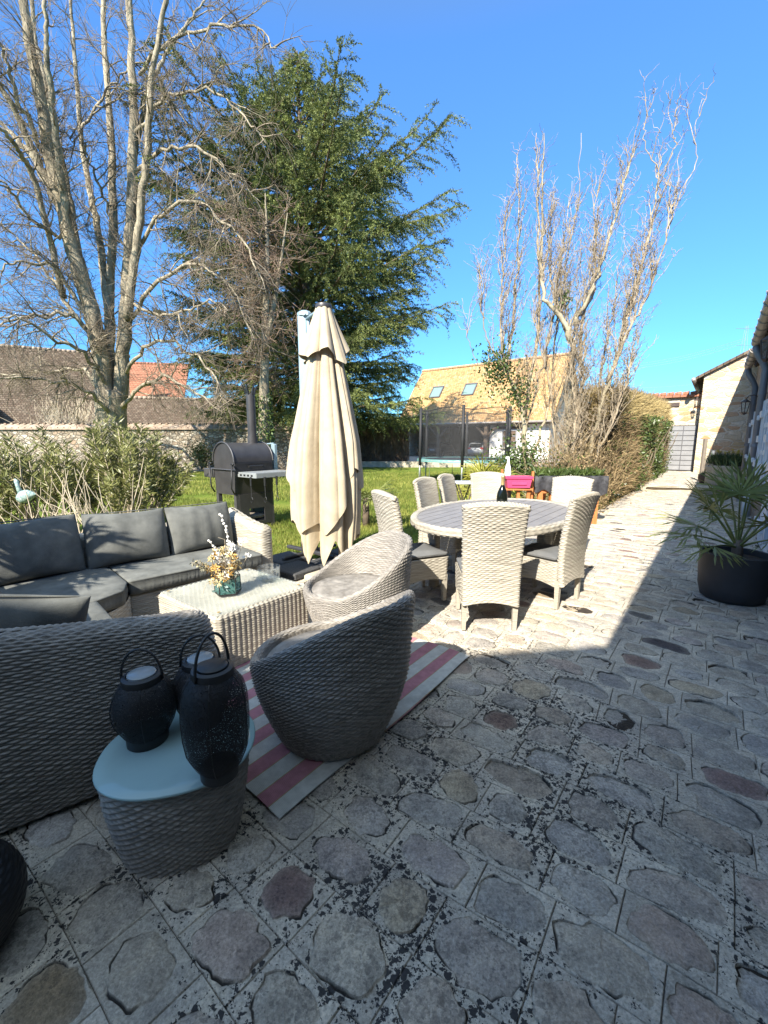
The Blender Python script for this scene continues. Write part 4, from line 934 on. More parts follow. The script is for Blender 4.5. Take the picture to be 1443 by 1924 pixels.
WB = [([(990, 925, 0), (985, 850, 0), (985, 780, 0), (965, 730, 0), (945, 680, .1), (935, 650, .1)], .11),
      ([(985, 790, 0), (1000, 700, .2), (1015, 600, .3), (1012, 450, .4), (1010, 330, .4), (1008, 250, .4)], .07),
      ([(950, 690, 0), (965, 600, .1), (973, 480, .2), (975, 380, .2), (972, 290, .2)], .05),
      ([(945, 680, 0), (940, 600, -.2), (945, 480, -.3), (950, 370, -.3)], .04),
      ([(960, 720, 0), (915, 640, -.3), (900, 560, -.4), (905, 500, -.4)], .03),
      ([(940, 660, 0), (900, 690, -.4), (880, 640, -.5), (868, 560, -.5)], .018),
      ([(1000, 860, .2), (1030, 770, .4), (1040, 700, .5), (1050, 560, .6), (1085, 400, .6), (1092, 250, .6)], .05),
      ([(990, 800, 0), (1030, 640, -.2), (1060, 480, -.3), (1075, 340, -.3)], .04)]
willow('ivy-hung willow standing left of the other, in front of the orange roof', WB, (at(990, 925, 11.6)[0], 11.6, 0), 11.6, 9, 26,
       [((935, 690, -.1), .22, .3, 900), ((975, 740, -.1), .2, .3, 500), ((985, 870, .0), .3, .4, 1500), ((950, 880, -.2), .35, .25, 900)])

# ---- hedge along the path
def hedge(name, label, x0, x1, y0, y1, hfun, n, mats, core):
    t = thing(name, label, 'hedge', HW((x0 + x1) / 2, (y0 + y1) / 2, 0), YAW)
    W2, L2 = (x1 - x0) / 2, (y1 - y0) / 2           # local x along Vd, local y towards -n
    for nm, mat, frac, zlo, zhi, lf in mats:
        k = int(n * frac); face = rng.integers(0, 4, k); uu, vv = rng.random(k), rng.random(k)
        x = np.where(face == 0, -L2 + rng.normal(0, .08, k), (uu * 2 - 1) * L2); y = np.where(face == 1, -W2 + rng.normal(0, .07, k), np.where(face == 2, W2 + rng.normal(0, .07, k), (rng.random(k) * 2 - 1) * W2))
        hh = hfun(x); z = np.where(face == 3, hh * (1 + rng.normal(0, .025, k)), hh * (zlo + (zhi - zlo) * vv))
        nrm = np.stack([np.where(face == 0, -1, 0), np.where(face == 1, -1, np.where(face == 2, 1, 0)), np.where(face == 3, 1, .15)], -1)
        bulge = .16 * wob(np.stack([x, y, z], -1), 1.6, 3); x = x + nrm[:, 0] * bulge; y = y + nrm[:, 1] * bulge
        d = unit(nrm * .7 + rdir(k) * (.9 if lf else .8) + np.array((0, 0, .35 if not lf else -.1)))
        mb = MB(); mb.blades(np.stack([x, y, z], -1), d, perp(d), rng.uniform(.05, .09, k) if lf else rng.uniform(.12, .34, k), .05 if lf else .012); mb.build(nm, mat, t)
    mb = MB(); xs = np.linspace(-L2 + .12, L2 - .05, 20)
    a = np.linspace(0, 2 * PI, 13); P = np.array([[(x, (W2 - .12) * np.sign(math.cos(q)) * abs(math.cos(q)) ** .5, hfun(np.array([x]))[0] * (.48 + .46 * np.sign(math.sin(q)) * abs(math.sin(q)) ** .5)) for q in a] for x in xs]); P += .07 * wob(P, 4, 2)[..., None]
    mb.grid(P); mb.add(P[0][:-1], [tuple(range(12))]); mb.build('inner_growth', core, t, True); return t
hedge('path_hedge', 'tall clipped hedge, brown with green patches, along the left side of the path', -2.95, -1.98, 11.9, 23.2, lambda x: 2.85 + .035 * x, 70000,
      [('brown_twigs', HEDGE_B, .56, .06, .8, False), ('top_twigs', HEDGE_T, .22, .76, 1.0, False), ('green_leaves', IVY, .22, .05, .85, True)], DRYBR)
# greener far stretch (its own leaves) and ground litter at its foot
def leaf_clump(mbs, c, s, n, L, W): 
    b_ = np.array(c) + rng.normal(0, 1, (n, 3)) * np.array(s); d = unit(rdir(n) + np.array((0, 0, .2))); mbs.blades(b_, d, perp(d), rng.uniform(L * .7, L * 1.2, n), W)
t = thing('laurel_bush', 'bright green laurel growing in the path side of the brown hedge', 'bush', HW(-1.9, 17.4, 0), YAW)
mb = MB(); k = 9000; b_ = np.stack([rng.uniform(-3.0, 5.5, k), rng.normal(.0, .1, k), rng.uniform(.1, 2.3, k)], -1); b_[:, 1] -= .16 * np.sin(b_[:, 0] * 1.3) * np.sin(b_[:, 2] * 2)
d = unit(rdir(k) + np.array((0, -.7, 0))); mb.blades(b_, d, perp(d), rng.uniform(.07, .13, k), .05); mb.build('leaves', IVY, t)
mb = MB()
for _ in range(40): mb.tube(branch((rng.uniform(-2.8, 5), .05, 0), (rng.normal(0, .2), -.1, 1), rng.uniform(1.2, 2.2), 6, .1, 0, rng), .012, 4, False)
mb.build('stems', BARK_T, t)
t = thing('dry_bush', 'tangled dry brown bush at the hedge foot behind the wicker chairs', 'bush', HW(-2.55, 10.9, 0), YAW)
mb = MB()
for _ in range(420):
    mb.tube(branch((rng.normal(0, .5), rng.normal(0, .3), 0), (rng.normal(0, .5), rng.normal(0, .5), 1), rng.uniform(.5, 1.9), 6, .2, 0, rng), np.linspace(.010, .004, 7), 3, False)
mb.build('stems', HEDGE_B, t)
mb = MB(); leaf_clump(mb, (0, 0, .7), (.6, .4, .4), 2500, .09, .03); leaf_clump(mb, (-.3, 0, .5), (.5, .35, .3), 900, .07, .04); mb.build('leaves', HEDGE_B, t)
mb = MB(); leaf_clump(mb, (.1, .2, .5), (.45, .35, .35), 1100, .07, .045); mb.build('green_leaves', IVY, t)
mb = MB(); k = 5200; tt = rng.uniform(8.6, 14.8, k); nn = -2.0 - np.abs(rng.normal(0, .33, k)); xy = nn[:, None] * U + tt[:, None] * Vd
d = unit(rdir(k) * .9 + np.array((0, 0, .6))); mb.blades(np.column_stack([xy, np.abs(rng.normal(0, .05, k)) - .02]), d, perp(d), rng.uniform(.08, .26, k), .012)
stuff(mb.build('dry_grass', HEDGE_T), 'dry straw and weeds along the foot of the hedge', 'dry grass')
mb = MB(); k = 2600; tt = rng.uniform(8.2, 14.8, k); nn = -1.98 - np.abs(rng.normal(0, .28, k)); xy = nn[:, None] * U + tt[:, None] * Vd
d = unit(rdir(k) + np.array((0, 0, .5))); mb.blades(np.column_stack([xy, np.abs(rng.normal(0, .05, k))]), d, perp(d), rng.uniform(.04, .1, k), .04)
stuff(mb.build('ground_cover', IVY), 'low green weeds edging the paved path', 'weeds')

# ---- dry brown screen under the cedar
t = thing('dead_hedge', 'brown dead thatch-like hedge under the right side of the cedar', 'hedge', (0, 27.5, 0))
mb = MB(); k = 9000; x = rng.uniform(-2.2, 1.6, k); z = rng.uniform(.1, 2.5, k); d = unit(np.column_stack([rng.normal(0, .18, k), rng.normal(-.15, .2, k), np.ones(k)]))
mb.blades(np.column_stack([x, rng.normal(0, .12, k), z]), d, perp(d), rng.uniform(.3, .7, k), .022); mb.build('twigs', DRYBR, t)
mb = MB(); P = np.array([[(xx, .12 * math.cos(q), 1.35 + 1.3 * math.sin(q)) for q in np.linspace(0, 2 * PI, 9)] for xx in np.linspace(-2.1, 1.5, 6)]); mb.grid(P); mb.build('inner_growth', BARK_D, t)
t = thing('garden_bush', 'small yellow-green bush at the foot of the garden wall left of the smoker', 'bush', (at(378, 870, 23)[0], 23, 0))
mb = MB(); leaf_clump(mb, (0, 0, .8), (.28, .28, .36), 1400, .13, .06); mb.build('leaves', OLEA, t)
mb = MB()
for _ in range(14): mb.tube(branch((0, 0, 0), (rng.normal(0, .3), rng.normal(0, .3), 1), 1.0, 4, .1, 0, rng), .012, 4, False)
mb.build('stems', BARK_T, t)
# shrub in front of the brown barn
t = thing('bare_shrub', 'bare straw-coloured shrub growing behind the garden wall in front of the barn roof', 'shrub', (at(135, 800, 25.3)[0], 25.3, 0))
mb = MB()
for _ in range(260):
    b = branch((rng.normal(0, .8), 0, 1.4), (rng.normal(0, .45), rng.normal(0, .2), 1), rng.uniform(1.2, 3.2), 6, .12, 0, rng); mb.tube(b, np.linspace(.02, .006, 7), 3, False)
mb.build('stems', DRYST, t)

# ---- oleanders left of the sofa
def oleander(label, loc, rx, ry, h, n, seed, nst=50):
    rr_ = np.random.default_rng(seed); t = thing('oleander', label, 'shrub', loc, 0, 'shrubs behind the corner sofa')
    st, B, Dn = MB(), [], []
    for k in range(nst):
        a = rr_.uniform(0, 2 * PI); q = rr_.random() ** .5; b0 = np.array((q * rx * .45 * math.cos(a), q * ry * .45 * math.sin(a), 0))
        tip = np.array((q * rx * math.cos(a), q * ry * math.sin(a), h * (1.05 - .45 * q * q) * rr_.uniform(.78, 1.05)))
        s = np.linspace(0, 1, 9)[:, None]; p = b0 + (tip - b0) * s; p[:, :2] += (tip - b0)[:2] * (.35 * (s[:, :1] - .5) * s[:, :1]); p[1:-1] += rr_.normal(0, .02, (7, 3))
        st.tube(p, np.linspace(.016, .006, 9), 5, False)
        m = int(n / nst); s = rr_.uniform(.32, 1, m) ** .8; i = np.minimum((s * 8).astype(int), 7); b = p[i] + (p[i + 1] - p[i]) * (s * 8 - i)[:, None]
        tn = unit(p[i + 1] - p[i]); B.append(b); Dn.append(tn)
    B = np.concatenate(B); Dn = np.concatenate(Dn); d = unit(Dn * .75 + unit(np.cross(Dn, rdir(len(B)))) * .85)
    side = unit(np.cross(d, unit(np.cross(d, np.tile((0, 0, 1.), (len(B), 1))) + .4 * rdir(len(B)))))
    mb = MB(); mb.blades(B + rng.normal(0, .03, B.shape), d, side, rr_.uniform(.09, .17, len(B)), rr_.uniform(.016, .026, len(B)))
    st.build('stems', DRYST, t, True); mb.build('leaves', OLEA, t); return t
oleander('large leafy oleander with narrow green leaves right behind the corner sofa', (-4.35, 7.2, 0), .95, .8, 1.75, 7600, 3, 64)
oleander('yellowish oleander to the left with bare pale stems showing', (-5.35, 6.7, 0), .75, .7, 1.62, 4000, 4, 46)
oleander('sparse low oleander at the left edge of the picture beside the bird ornament', (-5.9, 6.1, 0), .6, .5, 1.15, 1800, 5, 36)
t = thing('bare_stems_shrub', 'clump of bare whitish stems rising right behind the sofa cushions', 'shrub', (-3.85, 5.9, 0))
mb = MB()
for k in range(42):
    b = branch((rng.normal(-.55, .45), rng.normal(0, .2), 0), (rng.normal(0, .28), rng.normal(0, .25), 1), rng.uniform(.6, 1.35), 7, .12, -.005, rng); mb.tube(b, np.linspace(.009, .004, 8), 5, False); b2 = branch(b[3], unit(b[4] - b[3]) + rng.normal(0, .4, 3), rng.uniform(.2, .5), 5, .12, 0, rng); mb.tube(b2, np.linspace(.006, .003, 6), 4, False)
mb.build('stems', DRYST, t, True)
# bird ornament on a stick
p = at(46, 935, 5.9); t = thing('bird_ornament', 'white and teal ceramic bird on a thin stake among the shrubs', 'ornament', (p[0], 5.9, 0))
mb = MB(); th = np.linspace(0, 2 * PI, 17); s = np.linspace(0, 1, 12); P = np.array([[(-.12 + .3 * q, .085 * math.sin(PI * q ** .8) * math.cos(a), .72 + .06 * q + .085 * math.sin(PI * q ** .8) * math.sin(a) * 1.1) for a in th] for q in s]); mb.grid(P)
mb.tube([(-.04, 0, .78), (-.07, 0, .88), (-.08, 0, .96), (-.10, 0, .99)], [.04, .025, .03, .012], 8); mb.build('body', TEAL, t, True)
mb = MB(); mb.tube([(-.10, 0, .985), (-.17, 0, .965)], [.012, .003], 6); mb.build('beak', GOLD, t)
mb = MB(); mb.tube([(0, 0, .7), (0, 0, 0)], .008, 6); mb.tube([(.05, 0, .7), (.06, 0, 0)], .008, 6); mb.build('stake', IRON, t)

# ---- lawn grass blades
def grass_blades(n, y0, y1, hmin, hmax):
    out = []
    while sum(map(len, out)) < n:
        q = rng.random(n); y = y0 * (y1 / y0) ** q; x = (rng.random(n) * 1.25 - .80) * y * .9; k = np.ones(n, bool)
        nn = x * U[0] + y * U[1]; tt = x * Vd[0] + y * Vd[1]
        k &= np.array([not inside_patio(a, b) for a, b in zip(x, y)]); k &= nn < -1.98; k &= y < 21.5
        pt = wob(np.column_stack([x, y, 0 * x]), 1.1, 21) + .5 * wob(np.column_stack([x, y, 0 * x]), 3.3, 22); k &= (pt > -.16 - .25 * rng.random(n)) | (x > -1.2) & (rng.random(n) < .75); out.append(np.column_stack([x[k], y[k]]))
    p = np.concatenate(out)[:n]; b_ = np.column_stack([p, np.full(n, -.04)]); d = unit(np.column_stack([rng.normal(0, .35, n), rng.normal(0, .35, n), np.ones(n)]))
    sc = np.clip(p[:, 1] / 7, 1, 2.2); return b_, d, rng.uniform(hmin, hmax, n) * np.clip(sc, 1, 1.3), .006 * sc * 1.5
mb = MB(); b_, d, L_, W_ = grass_blades(70000, 4.6, 21.5, .05, .11); mb.blades(b_, d, perp(d), L_, W_)
stuff(mb.build('grass', BLADE), 'bright green tufted grass of the lawn', 'grass')

# ---- fan palms
def fan(P0, d, size, seg, r_, droop=.25):
    """one fan leaf: list of blade (base, dir, side, L, W)"""
    d = unit(np.array(d)); up = unit(np.cross(np.cross(d, (0, 0, 1)), d)) if abs(d[2]) < .98 else np.array((0, 1., 0)); sd = np.cross(d, up)
    a = np.linspace(-1.9, 1.9, seg) + r_.normal(0, .04, seg); dd = np.cos(a)[:, None] * d + np.sin(a)[:, None] * sd; dd = dd + up * (.12 - droop * .3) + r_.normal(0, .05, (seg, 3)); dd[:, 2] -= droop * .4; dd = unit(dd)
    s2 = unit(np.cross(dd, up + .35 * np.sign(np.sin(np.arange(seg) * PI + .5))[:, None] * sd))
    return np.tile(P0, (seg, 1)), dd, s2, size * (1 - .28 * np.abs(a) / 1.9) * r_.uniform(.9, 1.08, seg), np.full(seg, size * .07)
def fan_palm(t, leaves, mat, seed, base=(0, 0, 0), seg=18, pmat=None):
    r_ = np.random.default_rng(seed); pet, mb = MB(), MB()
    for (az, el, pl, sz, dr) in leaves:
        d = np.array((math.cos(az) * math.cos(el), math.sin(az) * math.cos(el), math.sin(el))); s = np.linspace(0, 1, 8)[:, None]
        p = np.array(base) + d * pl * s + np.array((0, 0, -1.)) * (.18 * pl * s ** 2 * math.cos(el)); pet.tube(p, np.linspace(.012, .006, 8) * (sz / .35) ** .5, 5, False)
        b, dd, ss, L, W = fan(p[-1], p[-1] - p[-3], sz, seg, r_, dr); 
        # two-part blades so that the tips bend
        mb.blades(b, dd, ss, L, W); tip = b + dd * (L * .62)[:, None]; d2 = unit(dd + np.array((0, 0, -.28 - dr * .4)));
        mb.blades(tip, d2, ss, L * .5, W * .75)
    pet.build('leaf_stalks', pmat or PALM, t, True); mb.build('fan_leaves', mat, t)
PX, PY = 3.38, 3.96
t = thing('palm_pot', 'large charcoal round planter pot in the shade against the house wall', 'plant pot', (PX, PY, 0))
mb = MB(); mb.lathe([(0, .0), (.225, .0), (.25, .02), (.275, .12), (.288, .30), (.288, .45), (.275, .455), (.262, .45), (.262, .38), (0, .38)], 56); smooth_angle(mb.build('pot', POT, t), 40)
mb = MB(); mb.lathe([(.261, .395), (.15, .41), (0, .415)], 32); mb.build('soil', SOIL, t, True)
t = thing('fan_palm', 'fan palm with spiky dark green leaves planted in the charcoal pot', 'palm', (PX, PY, .38))
r_ = np.random.default_rng(2); lv = []
for k in range(11):
    el = [1.38, 1.2, 1.0, .8][k % 4] + r_.normal(0, .08); lv.append((k * 2.4 + .4, el, .26 + .26 * (el / 1.4) + r_.uniform(0, .08), r_.uniform(.28, .38), .5 if el < .8 else .15))
lv += [(2.9, .42, .42, .40, .35), (3.5, .3, .36, .38, .4), (2.4, .6, .4, .40, .3), (-1.2, .6, .36, .36, .4), (1.4, 1.2, .55, .36, .2)]
mb = MB(); mb.tube([(0, 0, -.02), (0, 0, .12), (.005, 0, .2)], [.05, .045, .03], 10); mb.build('trunk', BARK_D, t, True)
fan_palm(t, lv, PALM, 5, (0, 0, .12))
p = at(910, 930, 9.6); t = thing('yellow_fan_palm', 'yellow-green spiky fan palm on the lawn in front of the trampoline', 'palm', (p[0], 9.6, 0))
r_ = np.random.default_rng(12); fan_palm(t, [(k * 2.4, .35 + .9 * r_.random(), .35 + .3 * r_.random(), r_.uniform(.42, .58), .4) for k in range(24)], YUCCA, 6, (0, 0, .25))
mb = MB(); mb.tube([(0, 0, 0), (0, 0, .35)], [.12, .09], 10); mb.build('trunk', BARK_D, t, True)
p = at(700, 935, 7.6); t = thing('small_palm', 'small dark spiky palm on the lawn just right of the parasol', 'palm', (p[0] - .12, 7.6, 0))
fan_palm(t, [(k * 2.4, .3 + .6 * r_.random(), .25, r_.uniform(.3, .42), .3) for k in range(14)], PALM, 7, (0, 0, .45)); mb = MB(); mb.tube([(0, 0, 0), (0, 0, .5)], [.07, .05], 8); mb.build('trunk', BARK_D, t, True)
# tall palm left of the picture: throws the jagged shade over the sofa corner
t = thing('tall_fan_palm', 'tall fan palm standing left of the sofa, outside the picture', 'palm', (-3.75, 1.6, 0))
mb = MB(); mb.tube([(0, 0, 0), (.04, 0, .9), (0, .05, 1.75)], [.11, .09, .08], 12); mb.build('trunk', BARK_D, t, True)
fan_palm(t, [(k * 2.4, -.1 + 1.2 * r_.random(), .4, r_.uniform(.5, .62), .35) for k in range(26)], PALM, 8, (0, .05, 1.75), 20)

# ================================================================== FURNITURE
# ---- corner sofa; local x along the right wing, local y towards its back
t = thing('corner_sofa', 'large wicker corner sofa with charcoal seat and back cushions', 'sofa', (-2.0, 3.18, 0), PI / 4)
G1, G2 = .0115, .034
mb = MB(); wicker_box(mb, 1.2, .62, .03, .03, .30, .015, .045, .004, .02, M4=TR(.6, .34)); mb.build('seat_base', WICKER, t, True)
mb = MB(); wicker_box(mb, .62, 1.30, .03, .03, .30, .015, .045, .004, .02, M4=TR(-.58, -.98)); mb.build('seat_base', WICKER, t, True)
mb = MB()
def Pc(Uu, Vv):
    b = .05 * np.sin(PI * Uu); x = -.26 * (1 - Uu) + .012 * Uu; y = -.32 * (1 - Uu) + .012 * Uu
    return np.stack([x + b * .75, y - b * .65, .03 + .28 * Vv], -1)
weave(mb, Pc, 10, 18, .004); wicker_box(mb, .78, .92, .03, .03, .29, .03, .06, .003, .02, M4=TR(-.62, .18)); mb.build('corner_base', WICKER, t, True)
mb = MB(); wicker_box(mb, 2.36, .14, .05, .03, .70, .016, .05, .004, .05, M4=TR(.14, .81)); mb.build('back_frame', WICKER, t, True)
mb = MB(); wicker_box(mb, 2.3, .14, .05, .03, .72, .016, .05, .004, .05, M4=TR(-1.07, -.36, 0, PI / 2)); mb.build('back_frame', WICKER, t, True)
mb = MB(); wicker_box(mb, .80, .15, .06, .02, lambda x, y: .68 + .10 * np.clip((x + .3) / .7, 0, 1) ** 1.5, .015, .045, .007, .06, M4=TR(1.26, .47, 0, PI / 2)); mb.build('arm', WICKER, t, True)
mb = MB(); wicker_box(mb, 1.06, .17, .075, .03, lambda x, y: .705 + .125 * np.clip((.45 - x) / 1.0, 0, 1) ** 1.15, G1 * 1.08, .027, .0115, .075, k=.38, bulge=.03, M4=TR(-.58, -1.60, 0, R(-9))); mb.build('arm', WICKER_GREY, t, True)  # same wicker as the other arm, foreground shade put into its colour
for poly, sd in (([(.012, 0), (1.17, 0), (1.17, .64), (.012, .64)], 1), ([(0, .0), (0, .66), (-.98, .66), (-.98, -.30), (-.27, -.30), (-.07, -.20)], 2), ([(-.26, -1.5), (-.26, -.31), (-.98, -.31), (-.98, -1.5)], 3)):
    mb = MB(); slab_cushion(mb, poly, .30, .425, sd); mb.build('seat_cushion', FABRIC, t, True)
def cushion(x, y, z, rz, lean, L, Hh, T, sd, mat=FABRIC, roll=0):
    o = pillow(L, Hh, T, sd).build('back_cushion', mat, t, True); o.location = (x, y, z); o.rotation_euler = (-lean, roll, rz)
    mb = MB(); mb.tube(piping(L * .985, Hh * .975), .005, 6, False); pp = mb.build('piping', mat, o, True)
for a in ((.83, .60, .655, .06, .22, .63, .47, .24, 1), (.18, .60, .655, -.07, .26, .64, .48, .25, 2), (-.50, .585, .665, .12, .24, .67, .49, .25, 3),
          (-.86, -.02, .655, PI / 2 + .15, .22, .66, .46, .22, 4), (-.88, -.72, .655, PI / 2, .25, .66, .46, .22, 5), (-.76, -1.33, .67, PI - .15, .30, .52, .44, .24, 6, FABRIC, -.22)): cushion(*a)

# ---- coffee table
CT = (-1.13, 3.09); crz = R(-37.2)
t = thing('coffee_table', 'square low wicker coffee table with a glass top in front of the corner sofa', 'table', (CT[0], CT[1], 0), crz)
mb = MB(); wicker_box(mb, .77, .79, .03, .015, .395, .016, .02, .0075, .02, k=.5, alt=0.0)
weave(mb, lambda Uu, Vv: np.stack([(Uu - .5) * .74, (Vv - .5) * .76, .392 + 0 * Uu], -1), 22, 44, .006)
mb.build('frame', WICKER, t, True)
mb = MB(); mb.box((0, 0, .404), (.745, .765, .007), bev=.003); mb.build('glass_top', GLASS, t)
for sx in (-1, 1):
    for sy in (-1, 1):
        mb = MB(); mb.box((sx * .33, sy * .34, .409), (.02, .02, .003), bev=.001); mb.build('corner_disc', GOLD, t)

# ---- tub chairs
def tub_chair(label, loc, face):
    t = thing('tub_armchair', label, 'armchair', (loc[0], loc[1], .018), math.atan2(face[1], face[0]) - PI / 2, 'rounded wicker tub armchairs')  # local +y is the front
    def h(ph):                                       # ph = angle from the front
        q = np.clip((np.abs(((ph + PI) % (2 * PI)) - PI) - .62) / 2.25, 0, 1); q = q * q * (3 - 2 * q); return .395 + .355 * q
    def rad(z, q): return .265 + .135 * np.sin(np.clip(z / .46, 0, 1) * PI / 2) + .02 * np.clip((z - .46) / .3, 0, 1)
    def Po(Uu, Vv):
        ph = Uu * 2 * PI; z = .004 + (h(ph) - .004) * Vv; rr = rad(z, ph); a = PI / 2 + ph
        return np.stack([rr * np.cos(a), rr * np.sin(a) * 1.0, z], -1)
    mb = MB(); weave(mb, Po, 92, 62, .011, k=.42); mb.build('shell', WICKER_GREY, t, True)
    def Pr(Uu, Vv):                                  # rolled rim and inner face
        ph = Uu * 2 * PI; a = PI / 2 + ph; hh = h(ph); k = Vv
        q = np.clip(k / .25, 0, 1) * PI; rr0 = rad(hh, ph); z1 = .36
        low = np.clip((k - .25) / .75, 0, 1); z = np.where(k < .25, hh + .018 * np.sin(q), hh + (z1 - hh) * low)
        rr = np.where(k < .25, rr0 - .018 * (1 - np.cos(q)), (rr0 - .036) * (1 - low) + .335 * low)
        return np.stack([rr * np.cos(a), rr * np.sin(a), z], -1)
    mb = MB(); weave(mb, Pr, 86, 30, .007, k=.42); mb.build('inner_back', WICKER_GREY, t, True)
    mb = MB(); u = np.linspace(0, 2 * PI, 65); rows = [np.column_stack([rr * np.cos(u), rr * np.sin(u), np.full(65, zz)]) for rr, zz in ((.345, .372), (.335, .388), (.25, .396), (.12, .40), (.001, .40))]
    P = np.array(rows); P[..., 2] += .002 * np.sin(P[..., 0] * 2 * PI / .03) * np.sin(P[..., 1] * 2 * PI / .016); mb.grid(P); mb.build('seat', WICKER_GREY, t, True)
    return t
tub_chair('wicker tub armchair in the foreground shade with its back turned, standing on the striped rug', (-.27, 2.05), (-.80, .60))
tub_chair('sunlit wicker tub armchair beside the coffee table, its seat bright', (-.21, 3.12), (-.92, -.38))

# ---- side table and lanterns
ST = (-.775, 1.435)
t = thing('side_table', 'low oval wicker side table with a pale blue glass top', 'table', (ST[0], ST[1], 0), .25)
def Ps(Uu, Vv):
    a = Uu * 2 * PI; k = .80 + .20 * np.sin(Vv * PI / 2); e = 2.35
    rr = (np.abs(np.cos(a) / .245) ** e + np.abs(np.sin(a) / .215) ** e) ** (-1 / e)
    return np.stack([rr * k * np.cos(a), rr * k * np.sin(a), .004 + .355 * Vv], -1)
mb = MB(); weave(mb, Ps, 62, 31, .010, k=.42); mb.build('base', WICKER_GREY, t, True)
mb = MB(); a = np.linspace(0, 2 * PI, 97); e = 2.25; ro = (np.abs(np.cos(a) / .272) ** e + np.abs(np.sin(a) / .243) ** e) ** (-1 / e); ro *= 1 + .03 * np.cos(a - .6)
P = np.array([np.column_stack([(ro - d) * np.cos(a), (ro - d) * np.sin(a), np.full(97, z)]) for d, z in ((.01, .362), (.001, .363), (0, .367), (.001, .371), (.004, .373), (.05, .373), (.15, .373), (.2, .373))]); mb.grid(P); mb.add(P[-1][:-1], [tuple(range(96))]); mb.build('glass_top', FROST, t, True)
def lantern(label, x, y, z, prof, rlid, lid_mat, hh, rz, grp):
    c = thing('lantern', label, 'lantern', (x, y, z), rz, grp)
    mb = MB(); mb.lathe(prof, 40); mb.build('mesh_body', MESHM, c, True)
    mb = MB(); mb.lathe([(r_ * .93, z_) for r_, z_ in prof], 28); mb.build('inner_mesh', MESHM, c, True)
    zb, zt = prof[0][1], prof[-1][1]
    mb = MB(); mb.lathe([(0, 0), (prof[0][0] + .002, 0), (prof[0][0] + .003, zb + .01), (prof[0][0] - .004, zb + .012)], 32); smooth_angle(mb.build('foot', BLACKM, c), 40)
    mb = MB(); mb.lathe([(prof[-1][0] - .006, zt - .01), (rlid, zt - .006), (rlid + .003, zt + .008), (rlid, zt + .022), (rlid * .80, zt + .026), (rlid * .78, zt + .020), (0, zt + .020)], 36); smooth_angle(mb.build('collar', BLACKM, c), 40)
    mb = MB(); mb.lathe([(rlid * .72, zt + .021), (rlid * .72, zt + .03), (rlid * .66, zt + .033), (0, zt + .033)], 32); smooth_angle(mb.build('lid', lid_mat, c), 40)
    mb = MB(); q = np.linspace(0, PI, 24); mb.tube([((rlid + .005) * math.cos(k) * (1 + .06 * math.sin(k)), 0, zt + .004 + (hh + .02) * math.sin(k)) for k in q], .0048, 8); mb.build('handle', BLACKM, c, True)
    mb = MB()
    for k in range(5):
        a_ = k * 2 * PI / 5; mb.tube([(r_ * 1.003 * math.cos(a_), r_ * 1.003 * math.sin(a_), z_) for r_, z_ in prof], .0018, 4, False)
    mb.build('ribs', BLACKM, c)
rp_ = [(.070, .028), (.083, .05), (.103, .09), (.112, .13), (.112, .16), (.102, .20), (.082, .235), (.068, .245)]
tp_ = [(.060, .028), (.078, .055), (.098, .10), (.106, .16), (.108, .23), (.105, .29), (.096, .33), (.075, .362), (.066, .37)]
lantern('round black mesh lantern with a grey glass lid nearest the sofa arm', -.905, 1.47, .374, rp_, .068, LANTOP, .10, .1, 'black mesh lanterns on the side table')
lantern('tall black mesh lantern with a dark lid, largest of the three', -.565, 1.30, .374, tp_, .066, BLACKM, .115, 1.15, 'black mesh lanterns on the side table')
lantern('round black mesh lantern with a grey lid half hidden behind the tall one', -.735, 1.585, .374, rp_, .068, LANTOP, .10, .3, 'black mesh lanterns on the side table')
t = thing('black_pot', 'black woven round pot at the bottom left edge of the picture', 'pot', (-1.30, 1.03, 0))
def Pk(Uu, Vv):
    a = Uu * 2 * PI; z = .30 * Vv; rr = .14 + .06 * np.sin(np.clip(Vv * 1.15, 0, 1) * PI) ** .8; return np.stack([rr * np.cos(a), rr * np.sin(a), z], -1)
mb = MB(); weave(mb, Pk, 40, 24, .004); mb.build('body', BLACKM, t, True)
mb = MB(); mb.lathe([(.135, .295), (.13, .31), (.12, .30), (.12, .24), (0, .24)], 32); mb.build('rim', BLACKM, t, True)

# ---- rug
t = MB(); xs, ys = np.linspace(0, 1.66, 60), np.linspace(0, 1.32, 40); Xg, Yg = np.meshgrid(xs, ys)
Z = .0165 + .003 * wob(np.stack([Xg, Yg, 0 * Xg], -1), 7, 2); Xw = Xg + .012 * np.sin(Yg * 7); Yw = Yg + .010 * np.sin(Xg * 4.2 + 1)
t.grid(np.stack([Xw, Yw, Z], -1)); t.grid(np.stack([Xw, Yw, Z - .005], -1), True)
o = t.build('striped_rug', RUG, None, True); o.location = (-.41, 1.47, 0); o.rotation_euler = (0, 0, YAW); tag(o, 'pink and white striped outdoor rug under the near tub armchair', 'rug')

